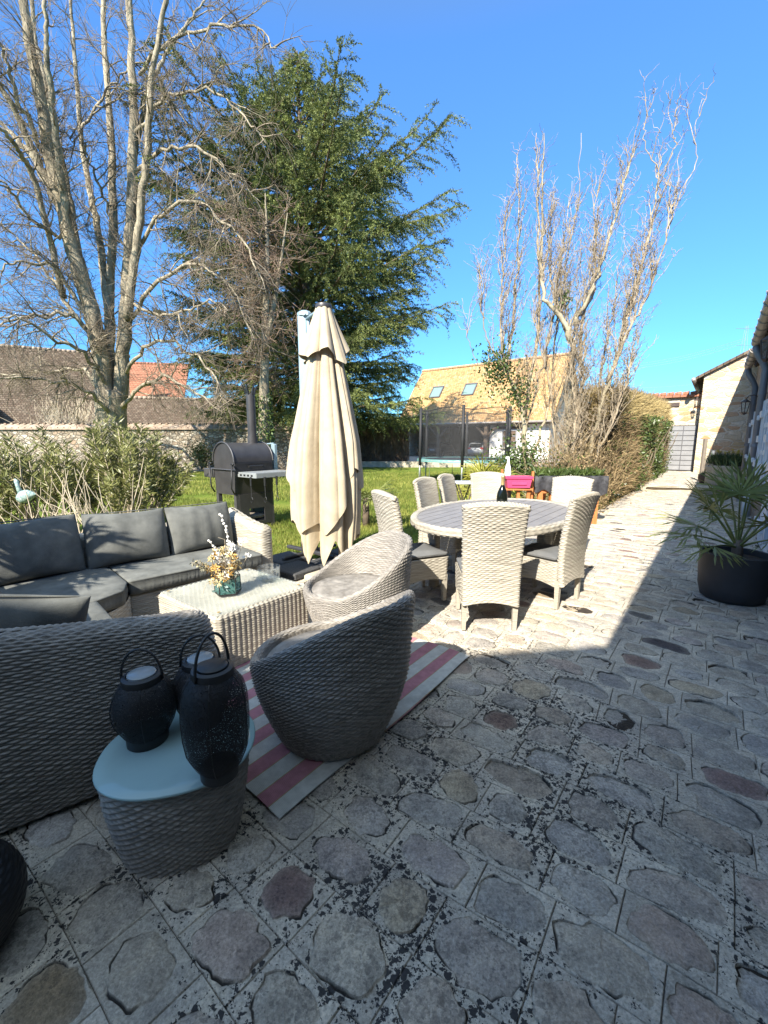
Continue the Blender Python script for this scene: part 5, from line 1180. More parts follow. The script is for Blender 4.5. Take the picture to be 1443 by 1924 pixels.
# ---- dining chairs (local +y is the front)
CHG = 'high-backed wicker dining chairs round the table'
def make_chair(label):
    t = thing('dining_chair', label, 'chair', (0, 0, 0), 0, CHG)
    HT = 1.035
    fo, per = rrect(1, .1, .045, 0)
    def Pb(Uu, Vv):
        f = fo(Uu); xk, yk = f[..., 0], f[..., 1] * .55
        zb = .215 + .035 * np.cos(np.clip(xk, -.5, .5) * PI); zt = HT + .012 * np.cos(xk * 2 * PI) * .5 - .02 * (np.abs(xk) * 2) ** 4
        z = zb + (zt - zb) * Vv; s = np.clip((z - .2) / .84, 0, 1); wd = .44 + .02 * s + .03 * s ** 2
        yc = -.245 + .035 * np.sin(s * PI * .95) * (1 - s * .35) - .075 * s ** 1.7
        curve = .035 * (1 - (xk * 2) ** 2) * s
        return np.stack([xk * wd, yc + yk - curve, z], -1)
    mb = MB(); weave(mb, Pb, 34, 48, .0085, k=.42)
    u = np.linspace(0, 1, 69); e = Pb(u[None], np.ones((1, 69)))[0]; c = e.copy(); c[:, 1] = (e[:, 1] + e[::-1, 1]) / 2 if False else e[:, 1]
    mid = np.array([[x, y, z] for x, y, z in e]);
    mb.add(e[:-1], [tuple(range(68))]); mb.build('backrest', WICKER, t, True)
    # plaited top border
    mb = MB(); xk = np.linspace(-.5, .5, 60); s = 1.0; wd = .49; yc = -.245 - .075 + .035 * math.sin(PI * .95) * .65
    ctr = np.column_stack([xk * wd, yc - .035 * (1 - (xk * 2) ** 2), HT + .006 * np.cos(xk * 2 * PI) - .02 * (np.abs(xk) * 2) ** 4])
    for ph in (0, PI):
        q = ctr + .013 * np.column_stack([0 * xk, np.cos(xk * 60 + ph), np.sin(xk * 60 + ph)]); mb.tube(q, .014, 6)
    mb.build('plaited_edge', WICKER, t, True)
    fo2, _ = rrect(.46, .47, .03, 0)
    def Pk(Uu, Vv):
        f = fo2(Uu); x, y = f[..., 0], f[..., 1]; arch = .035 * np.cos(np.clip(x / .46, -.5, .5) * PI) * (np.abs(y) > .22) + .035 * np.cos(np.clip(y / .47, -.5, .5) * PI) * (np.abs(x) > .215)
        zb = .20 + arch; return np.stack([x * (.97 + .03 * Vv), y * (.97 + .03 * Vv) + .02, zb + (.435 - zb) * Vv], -1)
    mb = MB(); weave(mb, Pk, 50, 14, .008, k=.42); mb.add([(-.225, -.21, .43), (.225, -.21, .43), (.225, .25, .43), (-.225, .25, .43)], [(0, 1, 2, 3)])
    mb.build('seat_frame', WICKER, t, True)
    for sx in (-1, 1):
        for yy in (-.215, .225):
            mb = MB(); mb.box((sx * .20, yy, .13), (.044, .044, .26), taper=.72, bev=0); mb.build('leg', WICKER, t)
    mb = MB(); slab_cushion(mb, [(-.22, -.19), (.22, -.19), (.225, .25), (-.225, .25)], .437, .475, 4); mb.build('seat_cushion', FABRIC_DARK, t, True)
    return t
spots = [((.855, 3.44), (.07, 1), 'dining chair nearest the viewer, its wide woven back facing us'),
         ((.285, 3.98), (.91, .41), 'dining chair at the left of the table beside the bright tub armchair'),
         ((1.57, 3.96), (-.66, .75), 'dining chair on the right side of the table, seen from behind at an angle'),
         ((.76, 5.10), (.80, -.60), 'nearer of the two dining chairs side by side at the far left of the table'),
         ((1.12, 5.68), (.86, -.51), 'dining chair at the far left of the table, half hidden behind its neighbour'),
         ((1.49, 5.92), (-.08, -1), 'dining chair straight across the table behind the bottle'),
         ((2.22, 5.20), (-.62, -.78), 'dining chair at the far right of the table, mostly hidden behind the right chair')]
ch0 = make_chair(spots[0][2])
for i, (loc, f, lb) in enumerate(spots):
    rz = math.atan2(f[1], f[0]) - PI / 2
    if i == 0: ch0.location = (*loc, .004); ch0.rotation_euler = (0, 0, rz)
    else: dup(ch0, (*loc, .004), rz, lb)

# ---- dining table
TA, TB = 1.22, .80
t = thing('dining_table', 'large oval dining table with grey slats and a wicker rim', 'table', (1.25, 4.64, 0), YAW)
mb = MB(); wd = .115; y = -TB + .07
while y < TB - .06:
    y0, y1 = y, min(y + wd - .007, TB - .065); xs = []
    def hx(yy): return (TA - .06) * math.sqrt(max(0, 1 - (yy / (TB - .06)) ** 2))
    yy = np.linspace(y0, y1, 8); poly = [(hx(k), k) for k in yy] + [(-hx(k), k) for k in yy[::-1]]
    mb.prism(poly, .715, .738); y += wd
mb.build('slats', SLAT, t)
mb = MB()
def Pt(Uu, Vv):
    a = Uu * 2 * PI; b = Vv * 2 * PI; e = .5; cx_ = .034 * np.sign(np.cos(b)) * np.abs(np.cos(b)) ** e; cz_ = .036 * np.sign(np.sin(b)) * np.abs(np.sin(b)) ** e
    return np.stack([(TA - .035 + cx_) * np.cos(a), (TB - .035 + cx_) * np.sin(a), .712 + cz_], -1)
weave(mb, Pt, 160, 9, .006); mb.build('rim', WICKER, t, True)
for sx in (-1, 1):
    for sy in (-1, 1):
        mb = MB(); wicker_box(mb, .09, .09, .02, 0, .70, .018, .03, .003, .01, M4=TR(sx * .72, sy * .36)); mb.build('leg', WICKER, t, True)
mb = MB(); mb.box((0, 0, .665), (1.5, .08, .05)); mb.box((0, .36, .665), (1.5, .04, .05)); mb.box((0, -.36, .665), (1.5, .04, .05)); mb.box((.72, 0, .664), (.04, .74, .04)); mb.box((-.72, 0, .664), (.04, .74, .04)); mb.build('under_frame', SLAT, t)
p = at(945, 900, 4.80); t = thing('wine_bottle', 'dark magnum bottle with gold foil neck standing on the dining table', 'bottle', (p[0], 4.80, .739))
mb = MB(); mb.lathe([(0, 0), (.056, 0), (.060, .01), (.061, .15), (.055, .19), (.038, .235), (.022, .27), (.017, .29)], 28); mb.build('body', BOTTLE, t, True)
mb = MB(); mb.lathe([(.0205, .272), (.0175, .30), (.018, .36), (.021, .362), (.021, .378), (.015, .385), (0, .386)], 20); mb.build('foil', GOLD, t, True)

# ---- cantilever parasol
t = thing('cantilever_parasol', 'closed cream cantilever parasol hanging from a blue-grey mast', 'parasol', (-.66, 4.95, 0))
pz = [2.95, 2.6, 2.3, 1.9, 1.5, 1.1, .7, .3, .05]; pr = [.075, .15, .205, .29, .375, .425, .43, .41, .40]
nphi, ns = 361, 60; ph = np.linspace(0, 2 * PI, nphi); s = np.linspace(0, 1, ns); Pg, Sg = np.meshgrid(ph, s)
tri = lambda x: np.arcsin(np.sin(x)) * 2 / PI
dg = np.degrees(ph)                                      # the viewer is at 270 degrees
def hem(kn, sm):
    x, y = np.array(kn, float).T; h_ = np.interp(dg, x, y, period=360)
    for _ in range(sm): h_ = (np.roll(h_[:-1], 1) + 2 * h_[:-1] + np.roll(h_[:-1], -1)) / 4; h_ = np.append(h_, h_[0])
    return h_
mb = MB()
for zbot, k_, fseed in ((hem([(0, .95), (20, 1.05), (60, .8), (120, 1.0), (170, 1.12), (185, 1.18), (205, .95), (222, .62), (240, .50), (258, .60), (272, .48), (288, .70), (305, .92), (330, 1.22), (345, 1.15)], 3), 1.0, .35),
                        (hem([(0, .42), (25, .3), (60, .6), (110, .3), (150, .55), (175, .52), (195, .62), (214, .14), (228, .42), (243, .12), (256, .40), (268, .10), (283, .44), (296, .16), (312, .13), (332, .40), (348, .36)], 2), .90, .55)):
    zz = 2.95 + (zbot[None] - 2.95) * Sg; Rb = np.interp(-zz, [-q for q in pz], pr)
    fold = 1 - (1 - np.abs(np.sin(4 * Pg + fseed + .35 * np.sin(Pg * 2) + .25 * Sg))) ** 1.6; am = np.clip(.14 + .55 * Sg, 0, .52)
    pl = np.abs(np.sin(11 * Pg + 1.2 * np.sin(3 * Pg) + .8 * Sg)) ** .6
    Rr = Rb * k_ * (1.07 - am * (1 - fold)) * (1 - .055 * (1 - pl) * np.clip(Sg * 3, 0, 1)) * (1 + .03 * np.sin(3 * Pg + 5 * Sg) + .02 * np.sin(7 * Pg - 9 * Sg) * Sg)
    tw = .12 * Sg * np.sin(4 * Pg)
    mb.grid(np.stack([Rr * np.cos(Pg + tw), Rr * np.sin(Pg + tw), zz], -1), True); mb.grid(np.stack([(Rr - .005) * np.cos(Pg + tw), (Rr - .005) * np.sin(Pg + tw), zz], -1))
can = mb.build('canopy', CANVAS, t, True)
mb = MB(); s = np.linspace(0, 1, 24); Pg, Sg = np.meshgrid(ph, s); zb2 = 2.42 + .07 * tri(4 * ph + .5) + .04 * np.sin(3 * ph + 1); zz = 2.965 + (zb2[None] - 2.965) * Sg
Rb = .072 + .175 * Sg ** 1.1; fold = np.abs(np.sin(4 * Pg + .5)) ** .7; Rr = Rb * (1.10 - (.12 + .22 * Sg) * (1 - fold)) + .012 * Sg
mb.grid(np.stack([Rr * np.cos(Pg), Rr * np.sin(Pg), zz], -1), True); mb.grid(np.stack([(Rr - .005) * np.cos(Pg), (Rr - .005) * np.sin(Pg), zz], -1)); mb.build('vent_tier', CANVAS, can, True)
mb = MB(); mb.lathe([(0, 2.93), (.088, 2.93), (.092, 2.955), (.085, 2.975), (.03, 2.99), (0, 2.99)], 28); smooth_angle(mb.build('top_cap', SMOKER, t), 40)
mb = MB(); mb.box((-.31, .42, 1.53), (.11, .07, 2.9), bev=.012); mb.box((-.24, .40, 1.53), (.035, .05, 2.84), bev=.006); mast = mb.build('mast', MAST, t)
mb = MB(); mb.box((-.285, .42, 2.99), (.165, .10, .09), bev=.03); mb.tube([(-.285, .355, 2.985), (-.285, .375, 2.985)], .02, 10); mb.build('mast_head', MAST, mast)
mb = MB(); mb.tube([(-.26, .40, 2.93), (-.12, .2, 2.95), (0, 0, 2.95)], .018, 8); mb.build('arm', MAST, t, True)
mb = MB(); mb.tube([(0, 0, 2.9), (0, 0, .35)], .024, 12); mb.build('centre_pole', SMOKER, t, True)
for dx, dy in ((-.56, .10), (-.34, -.34), (.20, .40), (.0, -.12)):
    mb = MB(); mb.box((dx, dy + .1, .05), (.42, .42, .075), YAW, bev=.012); mb.build('base_slab', GRANITE, t)
mb = MB(); mb.box((-.28, .36, .11), (.9, .06, .04), YAW, bev=.01); mb.box((-.28, .36, .112), (.9, .06, .044), YAW + PI / 2, bev=.01); mb.box((-.30, .42, .17), (.2, .16, .18), bev=.02); mb.build('base_cross', SMOKER, t)
t = MB(); t.box((0, 0, .03), (.5, .28, .07), bev=.015); o = t.build('paving_slab', CONCRETE); o.location = (-.62, 4.60, 0); o.rotation_euler = (0, 0, YAW); tag(o, 'pale loose stone slab in front of the dark parasol base', 'slab')

# ---- smoker
t = thing('smoker_grill', 'dark grey barrel smoker oven with tall chimney on the lawn behind the sofa', 'barbecue', (-2.52, 7.66, 0), math.atan2(U[1], U[0]))
a = np.linspace(0, PI, 25); prof = [(.29, .60)] + [(.315, 1.02)] + [(.315 * math.cos(q), 1.17 + .315 * math.sin(q)) for q in a] + [(-.315, 1.02), (-.29, .60)]
mb = MB()
def ext(mb, prof, y0, y1):
    n = len(prof); mb.add([(x, y0, z) for x, z in prof] + [(x, y1, z) for x, z in prof], [tuple(range(n)), tuple(range(2 * n - 1, n - 1, -1))] + [(i, n + i, n + (i + 1) % n, (i + 1) % n) for i in range(n)])
ext(mb, prof, -.38, .40); smooth_angle(mb.build('oven_body', SMOKER, t), 30)
mb = MB(); pr_ = [(x * 1.025, z) for x, z in [(.315 * math.cos(q), 1.17 + .323 * math.sin(q)) for q in a]]
for y in (-.395, .405): mb.tube([(x, y, z) for x, z in pr_] , .012, 6)
mb.tube([(-.34, -.40, 1.03), (.36, -.40, 1.03)], .012, 6); mb.build('trim', SMOKER2, t)
mb = MB()
for x in (-.335, .335):
    mb.tube([(x, -.42, 1.10), (x * 1.02, -.45, 1.12), (x * .93, -.46, .72), (x * .9, -.40, .62)], .014, 6); mb.tube([(x - .03, -.44, 1.13), (x + .04, -.44, 1.13)], .014, 6)
mb.build('handle', BLACKM, t, True)
mb = MB(); ext(mb, [(.327, 1.13), (.322, 1.16), (.322, 1.02), (.326, 1.02)], -.36, .38); mb.tube([(.36, -.12, 1.09), (.36, .16, 1.09)], .012, 6); mb.box((.345, -.12, 1.08), (.04, .02, .03)); mb.box((.345, .16, 1.08), (.04, .02, .03)); mb.build('hatch', BLACKM, t)
mb = MB(); mb.tube([(0, .22, 1.44), (0, .22, 2.34)], .078, 24); mb.tube([(0, .22, 1.46), (0, .22, 1.60)], .09, 24); ch = smooth_angle(mb.build('chimney', SMOKER, t), 40)
mb = MB()
for k in range(6):
    q = k * PI / 3; mb.tube([(.07 * math.cos(q), .22 + .07 * math.sin(q), 2.33), (.085 * math.cos(q), .22 + .085 * math.sin(q), 2.40), (.15 * math.cos(q), .22 + .15 * math.sin(q), 2.52)], [.02, .016, .006], 5)
mb.build('chimney_crown', BLACKM, ch)
for x in (-.27, .27):
    for y in (-.34, .36): mb = MB(); mb.box((x, y, .3), (.07, .07, .62), taper=1.15); mb.build('leg', SMOKER2, t)
mb = MB(); mb.box((.30, .02, .47), (.02, .66, .26)); mb.box((.30, -.22, .22), (.02, .18, .24)); mb.box((.30, .27, .22), (.02, .16, .24)); mb.box((.30, .02, .07), (.02, .66, .06)); mb.build('side_panel', SMOKER, t)
mb = MB(); mb.box((0, .02, .10), (.56, .68, .03)); mb.box((0, .34, .35), (.54, .02, .48)); mb.build('log_shelf', BLACKM, t)
mb = MB()
for k in range(5): mb.tube([(-.15 + .08 * k, -.2, .17 + .03 * (k % 2)), (-.13 + .09 * k, .2, .18)], .045, 8)
mb.build('firewood', OLDWOOD, t)
mb = MB(); mb.box((.58, .06, .985), (.50, .78, .02)); mb.box((.83, .06, .95), (.015, .78, .07)); mb.box((.58, -.33, .95), (.50, .015, .07)); sh = mb.build('side_shelf', STEEL, t)
mb = MB()
for k in range(4): mb.box((.42 + k * .1, -.339, .95), (.05, .004, .03))
mb.build('slot', BLACKM, sh)
for x, y in ((.70, -.345), (.845, -.18), (.845, .06)):
    mb = MB(); mb.tube([(x, y, .93), (x, y, .78)], .018, 8); mb.tube([(x, y, .78), (x + .005, y, .58)], .009, 6)
    mb.tube([(x + .03 * math.sin(q), y, .55 + .05 * math.cos(q)) for q in np.linspace(0, 2 * PI, 10)], .006, 5, False); mb.build('hanging_tongs', BLACKM, t)
mb = MB(); mb.box((-.48, -.25, .95), (.32, .30, .16), bev=.01); mb.build('left_box', SMOKER2, t)
mb = MB(); mb.box((.22, .52, 1.15), (.10, .08, .62), bev=.015); mb.tube([(.05, .5, 1.46), (.25, .5, 1.47)], .015, 6); mb.build('rear_duct', MAST, t)

# ---- trampoline
t = thing('trampoline', 'round trampoline with black safety net on the lawn before the carport', 'trampoline', (3.22, 17.2, 0))
RT = 1.85; mb = MB(); q = np.linspace(0, 2 * PI, 65); mb.tube(np.column_stack([RT * np.cos(q), RT * np.sin(q), np.full(65, .80)]), .035, 8, False); mb.build('ring_frame', STEEL, t, True)
mb = MB(); mb.lathe([(RT - .28, .83), (RT - .05, .845), (RT + .03, .83), (RT + .04, .74)], 48); mb.build('edge_pad', PADBLUE, t, True)
mb = MB(); mb.lathe([(0, .81), (RT - .28, .82)], 48); mb.build('jumping_mat', FOAM, t, True)
mb = MB(); q = np.linspace(0, 2 * PI, 49); mb.grid(np.array([[((RT - .03) * (1 - .02 * math.sin(PI * k)) * math.cos(b), (RT - .03) * (1 - .02 * math.sin(PI * k)) * math.sin(b), .85 + (1.83 + .05 * math.cos(6 * b)) * k) for b in q] for k in np.linspace(0, 1, 5)])); mb.build('safety_net', NETM, t, True)
mb = MB(); mb.tube(np.column_stack([(RT - .03) * np.cos(q), (RT - .03) * np.sin(q), 2.68 + .05 * np.cos(6 * q)]), .014, 5, False); mb.build('net_edge', FOAM, t, True)
for k in range(6):
    b = k * PI / 3 + .30; c_, s_ = math.cos(b), math.sin(b)
    mb = MB(); mb.tube([((RT + .06) * c_, (RT + .06) * s_, .6), ((RT + .04) * c_, (RT + .04) * s_, 2.78)], .055, 8); po = mb.build('padded_pole', FOAM, t, True)
    mb = MB(); mb.tube([((RT + .06) * c_, (RT + .06) * s_, .75), ((RT + .08) * c_, (RT + .08) * s_, 0)], .028, 8); mb.build('leg', STEEL, t, True)
    b2 = b + .32; mb = MB(); mb.tube([(RT * math.cos(b2), RT * math.sin(b2), .78), (RT * math.cos(b2), RT * math.sin(b2), .03), ((RT + .06) * c_, (RT + .06) * s_, .02)], .024, 6); mb.build('leg_brace', STEEL, t, True)

# ---- planter bench, pink planter, small table by the willows
t = thing('planter_stand', 'orange wooden trestle stand carrying the black-lined herb trough', 'stand', (3.35, 7.95, 0))
for x in (-.50, -.28, .06, .52):
    for y in (-.22, .22): mb = MB(); mb.box((x, y, .34), (.085, .07, .70)); mb.build('leg', ORANGEW, t)
mb = MB(); mb.box((0, -.22, .62), (1.25, .05, .09)); mb.box((0, .22, .62), (1.25, .05, .09)); mb.box((0, 0, .66), (1.2, .40, .03)); mb.build('rail', ORANGEW, t)
t = thing('herb_trough', 'black cloth-lined trough of green herbs on the orange stand', 'planter', (3.38, 7.95, .68))
mb = MB(); n = 40; xs = np.linspace(-.66, .66, n); P = []
for k, (y, z) in enumerate(((-.20, .10), (-.26, .20), (-.275, .215), (-.29, .20), (-.30, .08), (-.295, -.10))):
    P.append(np.column_stack([xs, y + .012 * np.sin(xs * 31 + k), z + 0 * xs + (0 if k < 4 else .05 * np.sin(xs * 9) + .02 * np.sin(xs * 23))]))
mb.grid(np.array(P)); mb.box((0, 0, .09), (1.30, .5, .16)); mb.build('liner', LANDS, t, True)
mb = MB(); k = 1500; b_ = np.column_stack([rng.uniform(-.62, .62, k), rng.uniform(-.24, .24, k), rng.uniform(.16, .24, k)]); d = unit(rdir(k) + np.array((0, 0, .9))); mb.blades(b_, d, perp(d), rng.uniform(.06, .18, k), .03); mb.build('herbs', IVY, t)
p = at(972, 915, 7.55); t = thing('pink_planter', 'bright pink plastic planter box of dry soil beside the herb trough', 'planter', (p[0], 7.55, .70), -.05)
mb = MB(); z0, z1 = 0, .19
for (a0, b0, c0, a1, b1, c1) in ((.19, .10, 0, .22, .12, .16),):
    v = [(sx * a, sy * b, z) for a, b, z in ((.19, .10, 0), (.22, .12, .16), (.235, .135, .16), (.24, .14, .20), (.215, .115, .20), (.20, .105, .15)) for sx, sy in ((-1, -1), (1, -1), (1, 1), (-1, 1))]
    fs = [(3, 2, 1, 0)] + [(k * 4 + j, k * 4 + (j + 1) % 4, k * 4 + 4 + (j + 1) % 4, k * 4 + 4 + j) for k in range(5) for j in range(4)]; mb.add(v, fs)
mb.box((0, -.118, .08), (.26, .012, .05)); mb.build('box', PINK, t)
mb = MB(); mb.box((0, 0, .165), (.41, .21, .03)); mb.build('soil', M('red_earth', (.16, .07, .035), .95, .4, 20, .8, 50, .01), t)
t = thing('planter_trestle', 'slim red-brown wooden trestle under the pink planter', 'stand', (p[0], 7.55, 0))
for x in (-.2, .02, .2):
    mb = MB(); mb.box((x, 0, .345), (.05, .05, .69)); mb.build('leg', ORANGEW, t)
mb = MB(); mb.box((0, 0, .67), (.5, .16, .03)); mb.build('rail', ORANGEW, t)
for x, h_ in ((-.27, 1.02), (.28, .98)):
    mb = MB(); mb.box((x, .05, h_ / 2), (.035, .035, h_)); mb.build('post', ORANGEW, t)
p2 = at(957, 893, 7.75); t = thing('white_bottle', 'white plastic spray bottle standing behind the pink planter', 'bottle', (p2[0], 7.85, .69)); 
mb = MB(); mb.lathe([(0, 0), (.055, 0), (.06, .02), (.058, .26), (.045, .36), (.022, .43), (.016, .50), (0, .50)], 20); mb.build('bottle', TAG, t, True)
mb = MB(); mb.box((-.02, 0, .52), (.06, .03, .04)); mb.build('nozzle', TAG, t)
t = thing('herb_stand_post', 'plain wooden stand carrying the white spray bottle', 'stand', (p2[0], 7.85, 0)); mb = MB(); mb.box((0, 0, .34), (.12, .12, .66), taper=1.1); mb.build('post', OLDWOOD, t); mb = MB(); mb.box((0, 0, .68), (.2, .2, .02)); mb.build('shelf', OLDWOOD, t)
p3 = at(873, 905, 7.3); t = thing('folding_table', 'small white folding table with thin dark legs behind the far chairs', 'table', (p3[0], 7.3, 0))
mb = MB(); mb.box((0, 0, .81), (.34, .4, .03), bev=.008); mb.build('top', WHITE, t)
for s_ in (-1, 1):
    mb = MB(); mb.tube([(-.14, s_ * .16, 0), (.14, s_ * .16, .80)], .011, 6); mb.tube([(.14, s_ * .15, 0), (-.14, s_ * .15, .80)], .011, 6); mb.build('leg', IRON, t)

# ---- dried flowers in a glass house on the coffee table
p = at(425, 1105, 2.95); VX, VY = p[0], 2.98
t = thing('flower_vase', 'black-framed glass terrarium vase on the coffee table', 'vase', (VX, VY, .409), .35)
a5 = [(.095 * math.cos(q), .085 * math.sin(q)) for q in np.arange(5) * 2 * PI / 5 + .3]
mb = MB(); mb.prism(a5, 0, .012); 
for x, y in a5: mb.tube([(x, y, .005), (x * .98, y * .98, .12), (x * .55, y * .55, .19)], .0035, 5)
for (x, y), (x2, y2) in zip(a5, a5[1:] + a5[:1]): mb.tube([(x * .98, y * .98, .12), (x2 * .98, y2 * .98, .12)], .003, 5); mb.tube([(x * .55, y * .55, .19), (x2 * .55, y2 * .55, .19)], .003, 5)
mb.build('frame', BLACKM, t)
mb = MB()
for (x, y), (x2, y2) in zip(a5, a5[1:] + a5[:1]): mb.add([(x * .985, y * .985, .01), (x2 * .985, y2 * .985, .01), (x2 * .965, y2 * .965, .12), (x * .965, y * .965, .12)], [(0, 1, 2, 3)])
mb.build('glass_panes', GLASS_T, t)
mb = MB(); k = 160; b_ = np.column_stack([rng.normal(0, .035, k), rng.normal(0, .035, k), rng.uniform(.012, .07, k)]); d = rdir(k); mb.blades(b_, d, perp(d), .035, .02); mb.build('glass_pebbles', TEAL, t)
t = thing('dried_bouquet', 'dried bouquet of orange, cream and white flowers with a tall stalk of white buds', 'flowers', (VX, VY, .422), .35); t.scale = (.88, .88, .92)
st = MB()
def head(mbs, c, n, rr, L, W):
    d = unit(rdir(n) + np.array((0, -.1, .35))); mbs.blades(np.array(c) + d * rr * .3, d, perp(d), rng.uniform(L * .7, L * 1.2, n), W)
heads = []
for k in range(64):
    q = rng.uniform(0, 2 * PI); rr = .12 * rng.random() ** .5; z = rng.uniform(.12, .36) - .35 * rr; c = np.array((rr * math.cos(q) - .02, rr * math.sin(q), z)); heads.append(c)
    st.tube([(0, 0, .01), c * .6 + np.array((0, 0, .02)), c], .0018, 4, False); mb = MB(); head(mb, c, 16, .02, .034, .013); mb.build('flower_head', (PETAL_O, PETAL_C, PETAL_O, DRYLEAF, PETAL_W, PETAL_C)[k % 6], t)
for k in range(6):
    c = np.array((.09 + .04 * rng.normal(), .02 * rng.normal(), .33 + .05 * rng.normal())); mb = MB(); head(mb, c, 8, .02, .045, .03); mb.build('flower_head', PETAL_W, t); st.tube([(0, 0, .02), c * .5, c], .0018, 4, False)
def bud_stalk(pts, n, r0):
    p_ = curve_pts(pts, n); bs = MB(); bs.tube(p_, .0022, 4, False)
    for k in range(3, n):
        c = p_[k] + rng.normal(0, .004, 3); bs.lathe([(0, -r0), (r0 * .8, -r0 * .6), (r0, 0), (r0 * .8, r0 * .6), (0, r0)], 8, c)
    bs.build('bud_stalk', PETAL_W, t, True)
bud_stalk([(.0, 0, .05), (.03, 0, .30), (.02, .01, .48), (-.02, .02, .62)], 18, .0115)
bud_stalk([(.0, 0, .05), (-.04, 0, .26), (-.08, 0, .36), (-.12, .0, .42)], 11, .010)
for sg in range(3):
    e_ = np.array((-.26 + .03 * sg, -.03 + .05 * sg, .27 - .02 * sg)); st.tube([(0, 0, .1), e_ * .6 + np.array((0, 0, .06)), e_], .002, 4, False)
    sp_ = MB()
    for k in range(8): head(sp_, e_ * (.55 + .06 * k) + np.array((0, 0, .04 - .005 * k)), 6, .01, .03, .012)
    sp_.build('seed_head', PETAL_C if sg % 2 else DRYLEAF, t)
st.tube([(-.05, -.05, .12), (-.16, -.08, .10), (-.20, -.09, -.0)], .0022, 4, False); st.tube([(0, 0, .2), (.0, 0, .42), (-.05, 0, .44)], .002, 4, False)
st.build('stalks', DRYST, t)
mb = MB(); mb.box((-.075, -.05, .30), (.055, .004, .065), .2); mb.build('paper_tag', TAG, t)
p = at(492, 1100, 3.2); t = thing('glass_dish', 'clear glass candle dish at the far corner of the coffee table', 'dish', (-.92, 3.28, .409))
mb = MB(); mb.lathe([(0, .003), (.07, .003), (.085, .02), (.09, .11), (.086, .11), (.08, .022), (0, .012)], 32); mb.build('glass', GLASS, t, True)

# ---- by the house wall: trough, yellow chairs, pots
def put(px, Y, z=.16): p = at(px, 900, Y); return (p[0], Y, z)
TP = put(1362, 13.1); t = thing('stone_trough', 'rough stone trough in the shade against the house', 'trough', TP, YAW - .5)
mb = MB(); mb.box((0, 0, .31), (.60, .86, .62), bev=.05); mb.build('basin', CONCRETE, t); mb = MB(); mb.box((0, 0, .615), (.5, .76, .03)); mb.build('soil', SOIL, t)
t = thing('daffodils', 'dark green clump of daffodils with a few yellow blooms growing in the stone trough', 'flowers', (TP[0], TP[1], TP[2] + .62), YAW - .5)
mb = MB(); k = 900; b_ = np.column_stack([rng.uniform(-.26, .26, k), rng.uniform(-.42, .42, k), np.zeros(k)]); d = unit(np.column_stack([rng.normal(0, .3, k), rng.normal(0, .3, k), np.ones(k)])); mb.blades(b_, d, perp(d), rng.uniform(.25, .46, k), .025); mb.build('leaves', DAFF, t)
mb = MB()
for _ in range(9): head(mb, (rng.uniform(-.2, .2), rng.uniform(-.4, .4), rng.uniform(.36, .46)), 9, .02, .06, .035)
mb.build('blooms', YELLOW, t)
def ychair(label, loc, rz):
    c = thing('garden_chair', label, 'chair', loc, rz, 'yellow metal garden chairs'); 
    mb = MB(); mb.tube([(-.22, .2, 0), (-.23, .2, .45), (-.22, .24, .75), (-.16, .27, 1.0), (0, .28, 1.1), (.16, .27, 1.0), (.22, .24, .75), (.23, .2, .45), (.22, .2, 0)], .018, 8); mb.build('back_hoop', YELLOW, c, True)
    mb = MB()
    for x in (-.11, 0, .11): mb.tube([(x, .21, .45), (x, .25, .75), (x, .275, 1.06)], .012, 6)
    mb.build('back_bars', YELLOW, c, True)
    mb = MB(); mb.box((0, 0, .45), (.44, .42, .03), bev=.012); mb.build('seat', YELLOW, c)
    for x in (-.19, .19): mb = MB(); mb.tube([(x, -.18, .44), (x * 1.08, -.22, 0)], .016, 6); mb.build('leg', YELLOW, c)
ychair('yellow metal hoop-backed chair, the one on the left behind the stone trough', put(1362, 15.0), -2.4)
ychair('yellow metal hoop-backed chair, the one nearer the house wall behind the stone trough', put(1381, 14.6), -2.2)
PB = put(1327, 13.7); t = thing('brown_pot', 'small dark brown pot at the shadow edge beside the stone trough', 'pot', PB)
mb = MB(); mb.lathe([(0, 0), (.16, 0), (.22, .12), (.23, .30), (.21, .31), (.19, .26), (0, .26)], 24); mb.build('pot', IRON, t, True); mb = MB(); leaf_clump(mb, (0, 0, .32), (.09, .09, .05), 160, .1, .02); mb.build('leaves', DAFF, t)
PB = put(1332, 14.3); t = thing('wooden_post', 'thin weathered wooden posts leaning by the brown pot', 'post', PB)
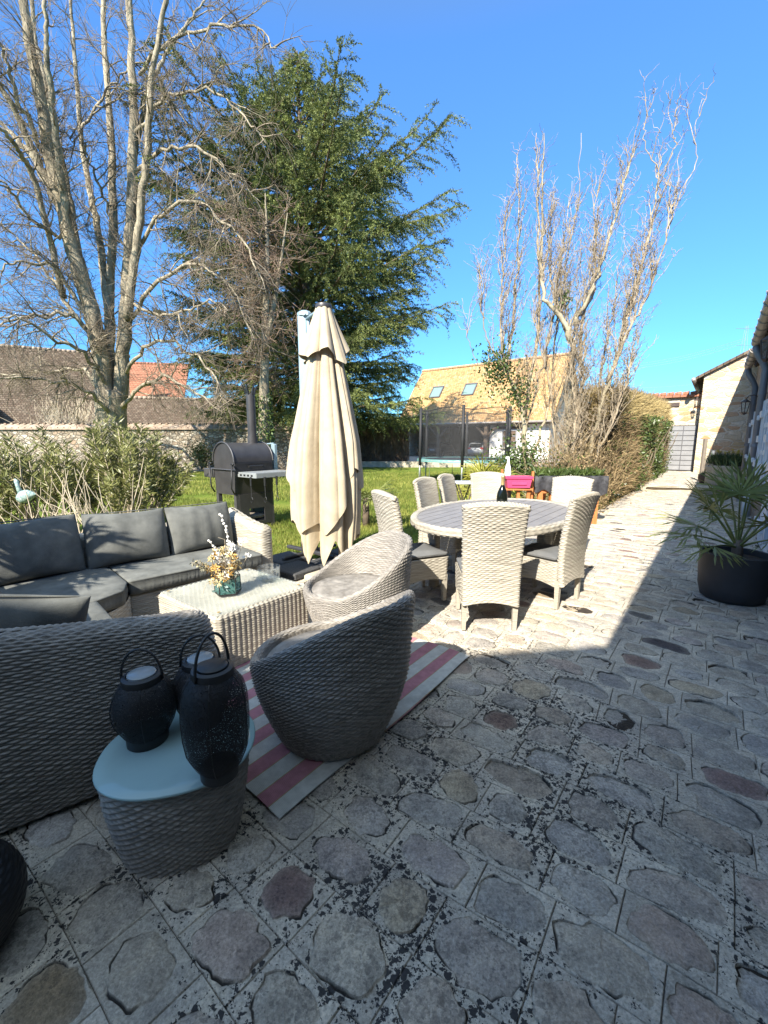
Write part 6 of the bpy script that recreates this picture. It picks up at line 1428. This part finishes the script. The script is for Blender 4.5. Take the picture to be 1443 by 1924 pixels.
mb = MB(); mb.tube([(0, 0, 0), (.03, 0, 1.05)], .05, 8); mb.build('post', PIPE, t); mb = MB(); mb.box((-.05, .3, .72), (.1, .08, 1.45)); mb.build('board', OLDWOOD, t)
t = thing('speckled_pot', 'black pot with white specks behind the palm planter against the wall', 'pot', (3.66, 4.42, 0))
m_, n_, l_, p_ = newmat('speckled_glaze'); v_ = coords(n_, l_); vo = n_.new('ShaderNodeTexVoronoi'); vo.inputs['Scale'].default_value = 45; l_.new(v_, vo.inputs['Vector']); rp = ramp(n_, [(.0, (.5, .5, .5)), (.14, (.5, .5, .5)), (.17, (.012, .012, .013))]); l_.new(vo.outputs['Distance'], rp.inputs[0]); l_.new(rp.outputs[0], p_.inputs['Base Color']); p_.inputs['Roughness'].default_value = .3
mb = MB(); mb.lathe([(0, 0), (.12, 0), (.15, .1), (.155, .36), (.14, .365), (.13, .30), (0, .30)], 32); mb.build('pot', m_, t, True)

# ---- overhead power lines far away
t = thing('power_line', 'thin overhead cables and a small pylon far beyond the stone gable', 'power line', (at(1392, 700, 170)[0], 170, 0))
O = np.array(t.location); mb = MB()
def A3(px, py, Y): return at(px, py, Y) - O
for y0, y1 in ((690, 640), (694, 645), (686, 636), (729, 706), (742, 724)):
    s = np.linspace(0, 1, 14)[:, None]; p0, p1 = A3(1185, y0, 185), A3(1400, y1, 165); q = p0 + (p1 - p0) * s; q[:, 2] -= 1.2 * np.sin(PI * s[:, 0]); mb.tube(q, .05, 4, False)
mb.build('cables', M('cable', (.20, .24, .30), .8, .1, 1, 0), t)
mb = MB(); hz = A3(1392, 612, 170)[2]
for sx, sy in ((-1, -1), (1, -1), (1, 1), (-1, 1)): mb.tube([(sx * 2, sy * 2, 0), (sx * .3, sy * .3, hz)], .06, 4)
for z in np.linspace(hz * .3, hz, 9):
    w2 = 2 - 1.6 * z / hz; mb.tube([(-w2, -w2, z), (w2, -w2, z - 2)], .04, 4)
mb.tube([(-4, 0, hz - 1), (4, 0, hz - 1)], .07, 4); mb.tube([(-3, 0, hz - 7), (3, 0, hz - 7)], .07, 4); mb.build('pylon', MATS['cable'], t)
